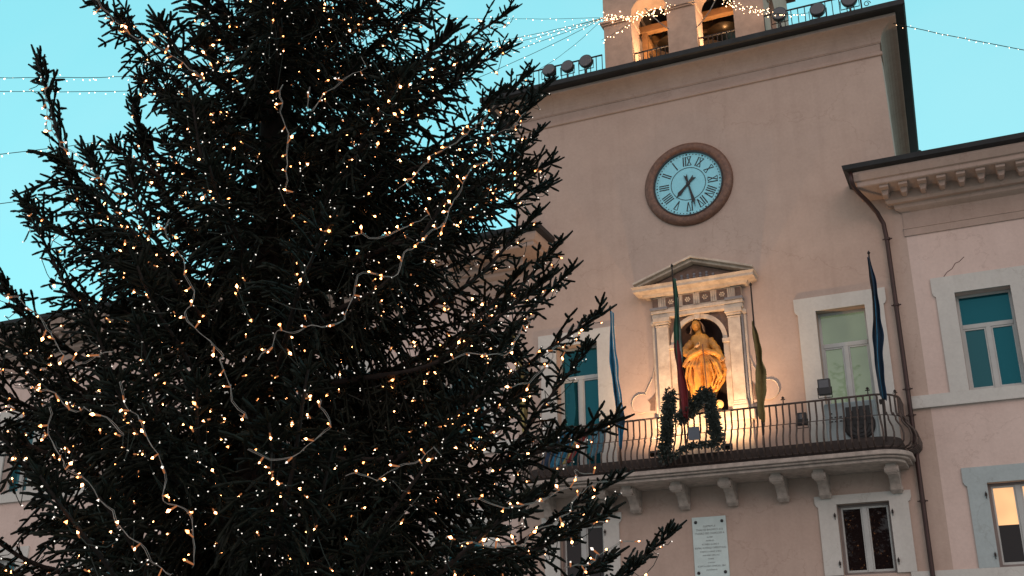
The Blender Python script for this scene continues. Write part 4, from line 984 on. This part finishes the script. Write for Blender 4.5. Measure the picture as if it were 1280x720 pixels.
def branch_proto(L, seed, sag=.10, uptip=.0, dens=1.0, hang=1.0):
    """a limb along +X of length L: sags then turns up; combs of drooping side twigs; returns (wood mesh, needle mesh, axis curve)"""
    g = np.random.default_rng(seed); K = 24; s = np.linspace(0, 1, K)
    ph = g.uniform(0, 6); ax = np.stack([s * L, .03 * L * np.sin(s * 5 + ph) * s, -sag * L * np.sin(np.pi * s ** .8) + .06 * L * np.sin(s * 11 + ph) * s * (1 - s)], 1)
    wd = MB(); wd.tube([Vector(p) for p in ax], [.010 + .011 * L * (1 - t) ** 1.1 for t in s], n=6, caps=False)
    P, D, Ln = [], [], []
    def at(t): i = min(K - 2, int(t * (K - 1))); f_ = t * (K - 1) - i; return ax[i] * (1 - f_) + ax[i + 1] * f_
    def tan(t): i = min(K - 2, int(t * (K - 1))); d = ax[i + 1] - ax[i]; return d / np.linalg.norm(d)
    step = .068 / dens; n = int(L * .93 / step)
    for i in range(n):
        t = .07 + .93 * (i + g.random() * .7) / n; p0 = at(t); tg = tan(t)
        for side in (-1, 1):
            if g.random() < .10: continue
            l2 = (.09 + .50 * (1 - t ** 2.2) * min(1, L / 2.2)) * g.uniform(.55, 1.1) * (1.0 if t > .25 else .5 + 2 * t)
            d0 = np.array([tg[0] * g.uniform(.2, .75), side * g.uniform(.4, 1.0), tg[2] * .5 + g.uniform(-.5, .35) + .5 * t ** 4]); d0 /= np.linalg.norm(d0)
            droop = g.uniform(1.1, 2.6) * hang * (1 - .95 * t ** 4)
            m_ = max(2, int(l2 / .095)); pts = []; d = d0.copy(); p = p0.copy()
            for k in range(m_ + 1):
                pts.append(p.copy()); d = d + np.array([0, 0, -droop * .26 * (.3 + l2)]) + g.normal(0, .05, 3); d /= np.linalg.norm(d); p = p + d * l2 / m_
            pts = np.array(pts)
            wd.tube([Vector(q) for q in pts[::2]] if len(pts) > 3 else [Vector(q) for q in pts], .0038, n=3, caps=False)
            for k in range(m_):
                dd = pts[k + 1] - pts[k]; dd /= np.linalg.norm(dd)
                P.append(pts[k]); D.append(dd); Ln.append(l2 / m_ * 1.15)        # needles along the twig itself
                fr = (k + .5) / m_
                if k == 0: continue
                for q in (-1, 1):
                    if g.random() < .15: continue
                    sd = np.cross(dd, [0, 0, 1.]); sd /= (np.linalg.norm(sd) + 1e-6)
                    v = dd * .55 + sd * q * g.uniform(.5, 1.1) + np.array([0, 0, g.uniform(-.9, .25) * hang * (1 - t ** 3) + .45 * t ** 4]); P.append(pts[k] + (pts[k + 1] - pts[k]) * g.random()); D.append(v); Ln.append(g.uniform(.06, .13) * (1.1 - .4 * fr))
            P.append(pts[-1]); D.append(d); Ln.append(g.uniform(.06, .11))
    for t in np.arange(.15, 1, .035 / dens):                                       # shoots on the limb itself
        P.append(at(t)); a = g.uniform(0, 6.28); D.append(tan(t) + .8 * np.array([0, math.cos(a), math.sin(a)])); Ln.append(g.uniform(.05, .12))
    tipd = tan(1)                                                                    # leader fan at the tip
    P.append(ax[-1]); D.append(tipd); Ln.append(.14)
    for t, ln in ((.995, .09), (.985, .10), (.965, .11), (.945, .11), (.92, .12), (.89, .12)):
        for sgn in (-1, 1):
            P.append(at(t)); D.append(tipd + 1.2 * sgn * np.array([0, .8, .45]) * g.uniform(.6, 1.1) + np.array([0, 0, .25])); Ln.append(ln * g.uniform(.8, 1.25))
        P.append(at(t)); D.append(tipd + np.array([0, 0, .9])); Ln.append(ln * .8)
    wm = bpy.data.meshes.new('branch'); wm.from_pydata(wd.v, [], wd.f); wm.materials.append(M_bark); wm.polygons.foreach_set('use_smooth', [True] * len(wm.polygons)); wm.update()
    return wm, shoots_mesh('needles', np.array(P), np.array(D), np.array(Ln), seed + 100), ax
PROTO = {}
for L in (1.0, 1.7, 2.5, 3.4):
    PROTO[L] = [branch_proto(L, 11 + int(L * 10) + k, sag=(.10, .15, .20)[k], hang=(1.0, 1.4, .8)[k]) for k in range(3)]
BR = []      # (matrix, axis) for hanging lights
def add_branch(base, tip, k=None):
    base, tip = Vector(base), Vector(tip); L = (tip - base).length
    key = min(PROTO, key=lambda q: abs(math.log(q / L))); pr = PROTO[key][k if k is not None else random.randrange(3)]; sc_ = L / key
    x = (tip - base).normalized(); y = Vector((0, 0, 1)).cross(x).normalized(); z = x.cross(y)
    roll = random.uniform(-.25, .25); y, z = y * math.cos(roll) + z * math.sin(roll), z * math.cos(roll) - y * math.sin(roll)
    M = Matrix((x * sc_, y * sc_ * (1 if random.random() < .5 else 1), z * sc_)).transposed().to_4x4(); M.translation = base - tree.location
    o = bpy.data.objects.new('branch', pr[0]); COL.objects.link(o); o.parent = tree; o.matrix_local = M
    nd = bpy.data.objects.new('needles', pr[1]); COL.objects.link(nd); nd.parent = o; nd['kind'] = 'stuff'
    Mw = M.copy(); Mw.translation = base; BR.append((Mw, pr[2])); return o
CD = Vector((TX - CAMP.x, TY - CAMP.y, 0)).normalized(); CS = Vector((CD.y, -CD.x, 0))
def tip_at(px, py, depth=0.0):
    """point on the ray through the silhouette tip, in the vertical plane through the trunk (moved `depth` m to the viewer)"""
    v = ray(px, py); t = (9.0 - depth) / (v.x * CD.x + v.y * CD.y); return CAMP + v * t
HERO = [  # tip pixel, depth toward viewer, drop from tip to trunk
    (640, 12, .2, .75), (560, -25, .5, .7), (688, 100, .0, .95), (662, 84, .6, 1.0), (690, 205, .3, .85), (688, 232, -.2, .80), (716, 332, .3, .95), (752, 392, .4, .75), (738, 432, .8, 1.3), (700, 300, .9, .9), (676, 160, .4, .8),
    (842, 664, .6, .75), (776, 596, .9, .8), (700, 545, .5, .8), (735, 640, .2, .6), (800, 705, 1.2, .5), (664, 470, 1.2, .9), (640, 410, 1.4, .9),
    (116, -5, .2, .55), (150, 22, .4, .55), (45, 82, .3, 1.75), (165, 126, .5, 1.1), (70, 200, .3, 1.1), (30, 264, .5, 1.05), (2, 352, .6, .9), (-40, 330, .4, .8), (-60, 440, .6, .7), (-30, 520, .8, .6), (-90, 600, .5, .4), (-60, 690, .9, .3), (30, 420, 1.2, .7), (60, 520, 1.6, .6),
    (668, 130, .9, .7), (655, 190, 1.0, .8), (640, 60, .2, .7), (672, 262, .9, .8), (650, 340, 1.3, .8), (690, 610, 1.2, .6), (760, 640, 1.0, .5), (620, 480, 1.6, .8), (560, 540, 1.9, .7), (250, 480, 2.2, .7), (120, 620, 2.2, .5), (400, 560, 2.4, .6), (480, -40, .9, .6), (250, -50, .6, .6), (600, 75, .8, .75), (520, 95, 1.3, .7), (600, 250, 1.4, .8), (240, 130, 1.3, .8), (160, 215, 1.0, .8), (180, 330, 1.6, .8), (100, 400, 1.9, .7)]
for (px, py, dep, drop) in HERO:
    tp_ = tip_at(px, py, dep); zb = max(.6, tp_.z - drop * 1.0); add_branch(trunk_at(zb), tp_, 2 if drop >= .9 else None)
def proj(p):
    v = p - CAMP; d = v.dot(FW); return 640 + F_PX * v.dot(R2) / d, 360 - F_PX * v.dot(U2) / d


def side_limits(z):   # metres left and right of the trunk that the leafy mass reaches at height z
    return (float(np.interp(z, [0, 3, 4.4, 5.2, 6.0, 6.8, 7.4, 9, 14], [3.6, 3.4, 2.5, 1.6, .95, .8, .35, .6, .5])),
            float(np.interp(z, [0, 2.6, 3.4, 4.6, 6.1, 6.9, 7.4, 9, 14], [3.5, 3.0, 2.6, 2.5, 2.1, 2.0, 1.35, 1.2, .5])))
ga = 2.39996; n_b = 172
for i in range(n_b):
    u = (i + .5) / n_b; z = .9 + 13.8 * (u ** 1.25); a = i * ga + random.uniform(-.3, .3)
    lf = -(CS.x * math.cos(a) + CS.y * math.sin(a)); L = crown_r(z) * random.uniform(.66, .86); rise = random.uniform(.02, .34) * L
    b = trunk_at(z); cs = CS.x * math.cos(a) + CS.y * math.sin(a); lm = side_limits(z + rise)[1 if cs > 0 else 0] / max(.15, abs(cs)); L = max(.6, min(L, lm))
    tp_ = b + Vector((math.cos(a) * L, math.sin(a) * L, rise)); add_branch(b, tp_)

for i in range(70):      # short inner limbs that close the heart of the crown
    z = 1.5 + 9.5 * i / 70; a = i * 2.1 + random.uniform(-.4, .4); L = random.uniform(.9, 1.5) * min(1, crown_r(z) / 2); b = trunk_at(z)
    add_branch(b, b + Vector((math.cos(a) * L, math.sin(a) * L, random.uniform(-.1, .3))))
ac_ = math.atan2(-CD.y, -CD.x)
for i in range(26):      # limbs growing towards the viewer, which hide the trunk
    z = 3.0 + 6.5 * i / 26; a = ac_ + random.uniform(-.55, .55); L = random.uniform(.8, 1.5); b = trunk_at(z)
    add_branch(b, b + Vector((math.cos(a) * L, math.sin(a) * L, random.uniform(-.15, .35))))
# long visible light strands over the near face of the crown
def surf(px, py, k=.86):
    v = ray(px, py).normalized(); best = None; bd = 1e9; t = 3.0
    while t < 14:
        p = CAMP + v * t; c = trunk_at(p.z); d = math.hypot(p.x - c.x, p.y - c.y); R = k * crown_r(p.z)
        if d < R: return p
        if d - R < bd: bd = d - R; best = p
        t += .06
    return best
def strand(label, pxs, k=.9, gap=.13, big=1.0):
    P0_ = [surf(x, y, k) for x, y in pxs]
    ds = [(p - CAMP).length for p in P0_]; n_ = len(ds); sm = [(ds[max(0, i - 1)] + 2 * ds[i] + ds[min(n_ - 1, i + 1)]) / 4 for i in range(n_)]; sm = [(sm[max(0, i - 1)] + 2 * sm[i] + sm[min(n_ - 1, i + 1)]) / 4 for i in range(n_)]
    P0_ = [CAMP + (p - CAMP).normalized() * (d - .08) for p, d in zip(P0_, sm)]
    Q = []
    for i in range(n_ - 1):
        a, b, c, d = P0_[max(0, i - 1)], P0_[i], P0_[i + 1], P0_[min(n_ - 1, i + 2)]
        for t in (0, .25, .5, .75): Q.append(.5 * ((2 * b) + (c - a) * t + (2 * a - 5 * b + 4 * c - d) * t * t + (3 * b - a - 3 * c + d) * t ** 3))
    P0_ = Q + [P0_[-1]]; P = []
    for a, b in zip(P0_, P0_[1:]):
        n = max(1, int((b - a).length / .035))
        for j in range(n): q = a.lerp(b, j / n); P.append(q + Vector((noise.noise(q * 3.1), noise.noise(q * 3.1 + Vector((9, 0, 0))), noise.noise(q * 3.1 + Vector((0, 9, 0))))) * .10 + Vector((noise.noise(q * 11), noise.noise(q * 11 + Vector((7, 0, 0))), noise.noise(q * 11 + Vector((0, 7, 0))))) * .030)
    P.append(P0_[-1]); t = empty('light_string', P[0], label, 'fairy lights', 'strings of warm fairy lights on the spruce')
    MB().tube(P, .0020, n=5).tube([p + Vector((.007 * math.sin(i * .8), .007 * math.cos(i * .8), .005)) for i, p in enumerate(P)], .0014, n=4).build('wire', M_cord, t, smooth=True)
    m = MB(); L = 0; nx = .05; w_ = MB()
    for a, b in zip(P, P[1:]):
        L += (b - a).length
        while nx < L:
            d = Vector((random.gauss(0, .7), -.7 + random.gauss(0, .5), -.2 + random.gauss(0, .8))).normalized(); st_ = random.uniform(.015, .05)
            w_.tube([b, b + d * st_], [.004, .0055], n=4); bulb(m, b + d * st_, d, random.choice((.006, .007, .009, .011)) * big, random.choice((0, 0, 0, 1, 2))); nx += gap * random.uniform(.6, 1.5)
    w_.build('halo_sockets', E_halo, t)['kind'] = 'stuff'; m.build('bulbs', [E_warm, E_amber, E_white], t)['kind'] = 'stuff'
STR = [('long pale strand running diagonally down left across the middle of the spruce', [(652, 140), (610, 185), (560, 262), (545, 298), (496, 322), (486, 345), (446, 358), (432, 388), (408, 402), (384, 412), (366, 418), (350, 414), (334, 438), (322, 450)]),
    ('short pale strand forking right near the left middle of the spruce', [(434, 300), (470, 295), (512, 285), (540, 275)]),
    ('pale strand sweeping down to the lower left corner of the spruce', [(60, 520), (78, 560), (96, 580), (112, 600), (130, 630), (150, 656), (176, 680), (190, 700), (214, 718)]),
    ('pale strand zigzagging down left of the trunk', [(150, 470), (160, 500), (176, 520), (186, 555), (205, 600), (216, 628), (240, 645), (243, 668), (240, 710)]),
    ('pale strand winding down the left side below the upper branches', [(215, 270), (222, 300), (228, 330), (236, 362), (232, 390), (246, 412), (262, 430), (275, 462), (285, 500), (300, 520)]),
    ('curving strand on the left arm from the left frame edge', [(8, 370), (28, 378), (52, 402), (66, 420), (80, 444), (112, 462), (140, 440)]),
    ('pale strand rising on the lower right limb under the balcony', [(578, 692), (612, 690), (640, 675), (664, 662), (684, 645), (716, 628), (760, 602)]),
    ('pale strand on the lowest right limb reaching towards the plaque', [(700, 715), (720, 702), (745, 692), (770, 684), (800, 676)]),
    ('strand hanging in shallow waves over the lower middle of the spruce', [(430, 608), (460, 612), (490, 600), (510, 588), (540, 580), (552, 570)]),
    ('strand climbing to the right limb beside the left balcony door', [(556, 458), (580, 450), (604, 438), (624, 428), (652, 408), (668, 396)]),
    ('wavy strand at the balcony foot across the right limbs', [(590, 628), (620, 630), (640, 622), (668, 620), (700, 606), (716, 596), (742, 592)]),
    ('strand climbing the upper right limb below the sky gap', [(500, 230), (530, 215), (552, 196), (570, 172), (590, 152), (610, 142)]),
    ('strand hanging straight down in the upper middle of the spruce', [(356, 100), (360, 130), (358, 160), (362, 206), (366, 240)]),
    ('strand looped across the upper middle of the spruce', [(392, 100), (390, 130), (410, 118), (430, 110), (446, 90), (452, 72)]),
    ('strand on the uppermost left limb against the sky', [(120, 2), (150, 30), (180, 50), (210, 70), (240, 92), (262, 110)]),
    ('strand following the left limb that points up at the sky', [(52, 100), (62, 140), (80, 175), (104, 205), (128, 225), (150, 250)]),
    ('strand hooked near the right tips above the left balcony door', [(636, 490), (668, 470), (690, 452), (706, 440)]),
    ('strand snaking through the middle left of the crown', [(20, 480), (60, 500), (90, 520), (110, 510), (136, 520), (150, 545)]),
    ('strand across the bottom edge of the spruce in the middle', [(320, 560), (350, 572), (372, 560), (398, 540), (410, 520), (402, 500)])]
for lb, px_ in STR: strand(lb, px_)
# fairy lights scattered all through the crown, wound along the limbs
fb = MB(); fw = MB(); fs = MB(); cnt = 0
for Mw, ax in BR:
    n = len(ax); L = (Mw @ Vector(ax[-1]) - Mw @ Vector(ax[0])).length; s_ = random.uniform(.25, .4); prev = None
    if (Mw @ Vector(ax[-1])).z > 11.5: continue
    while s_ < .99:
        i = min(n - 2, int(s_ * (n - 1))); p = Mw @ Vector(ax[i] * (1 - (s_ * (n - 1) - i)) + ax[i + 1] * (s_ * (n - 1) - i))
        rr = .03 + .17 * (1 - s_); p = p + Vector((random.gauss(0, rr), random.gauss(0, rr), random.gauss(-.05, rr)))
        if prev is not None:
            md = (p + prev) / 2 - Vector((0, 0, .02)); fw.tube([prev, md, p], .0035, n=3, caps=False)
        d = Vector((random.gauss(0, 1), random.gauss(0, 1), random.gauss(0, 1))); wm_ = random.random() < .34
        if wm_: fs.tube([p - d.normalized() * .02, p], [.004, .0065], n=4)
        bulb(fb, p, d, random.choice((.006, .007, .009, .013)) if wm_ else random.choice((.0045, .0055, .0065)), random.choice((0, 0, 1)) if wm_ else 2); prev = p; s_ += .052 / L * random.uniform(.6, 1.4); cnt += 1
fl = empty('fairy_lights', (TX, TY, 2), 'countless tiny warm and white fairy lights scattered through the whole spruce', 'fairy lights')
fw.build('wire', M_cordd, fl)['kind'] = 'stuff'; fs.build('halo_sockets', E_halo, fl)['kind'] = 'stuff'; fb.build('bulbs', [E_warm, E_amber, E_white], fl)['kind'] = 'stuff'
print('bulbs', cnt, 'tris', sum(len(p[1].polygons) for v in PROTO.values() for p in v))
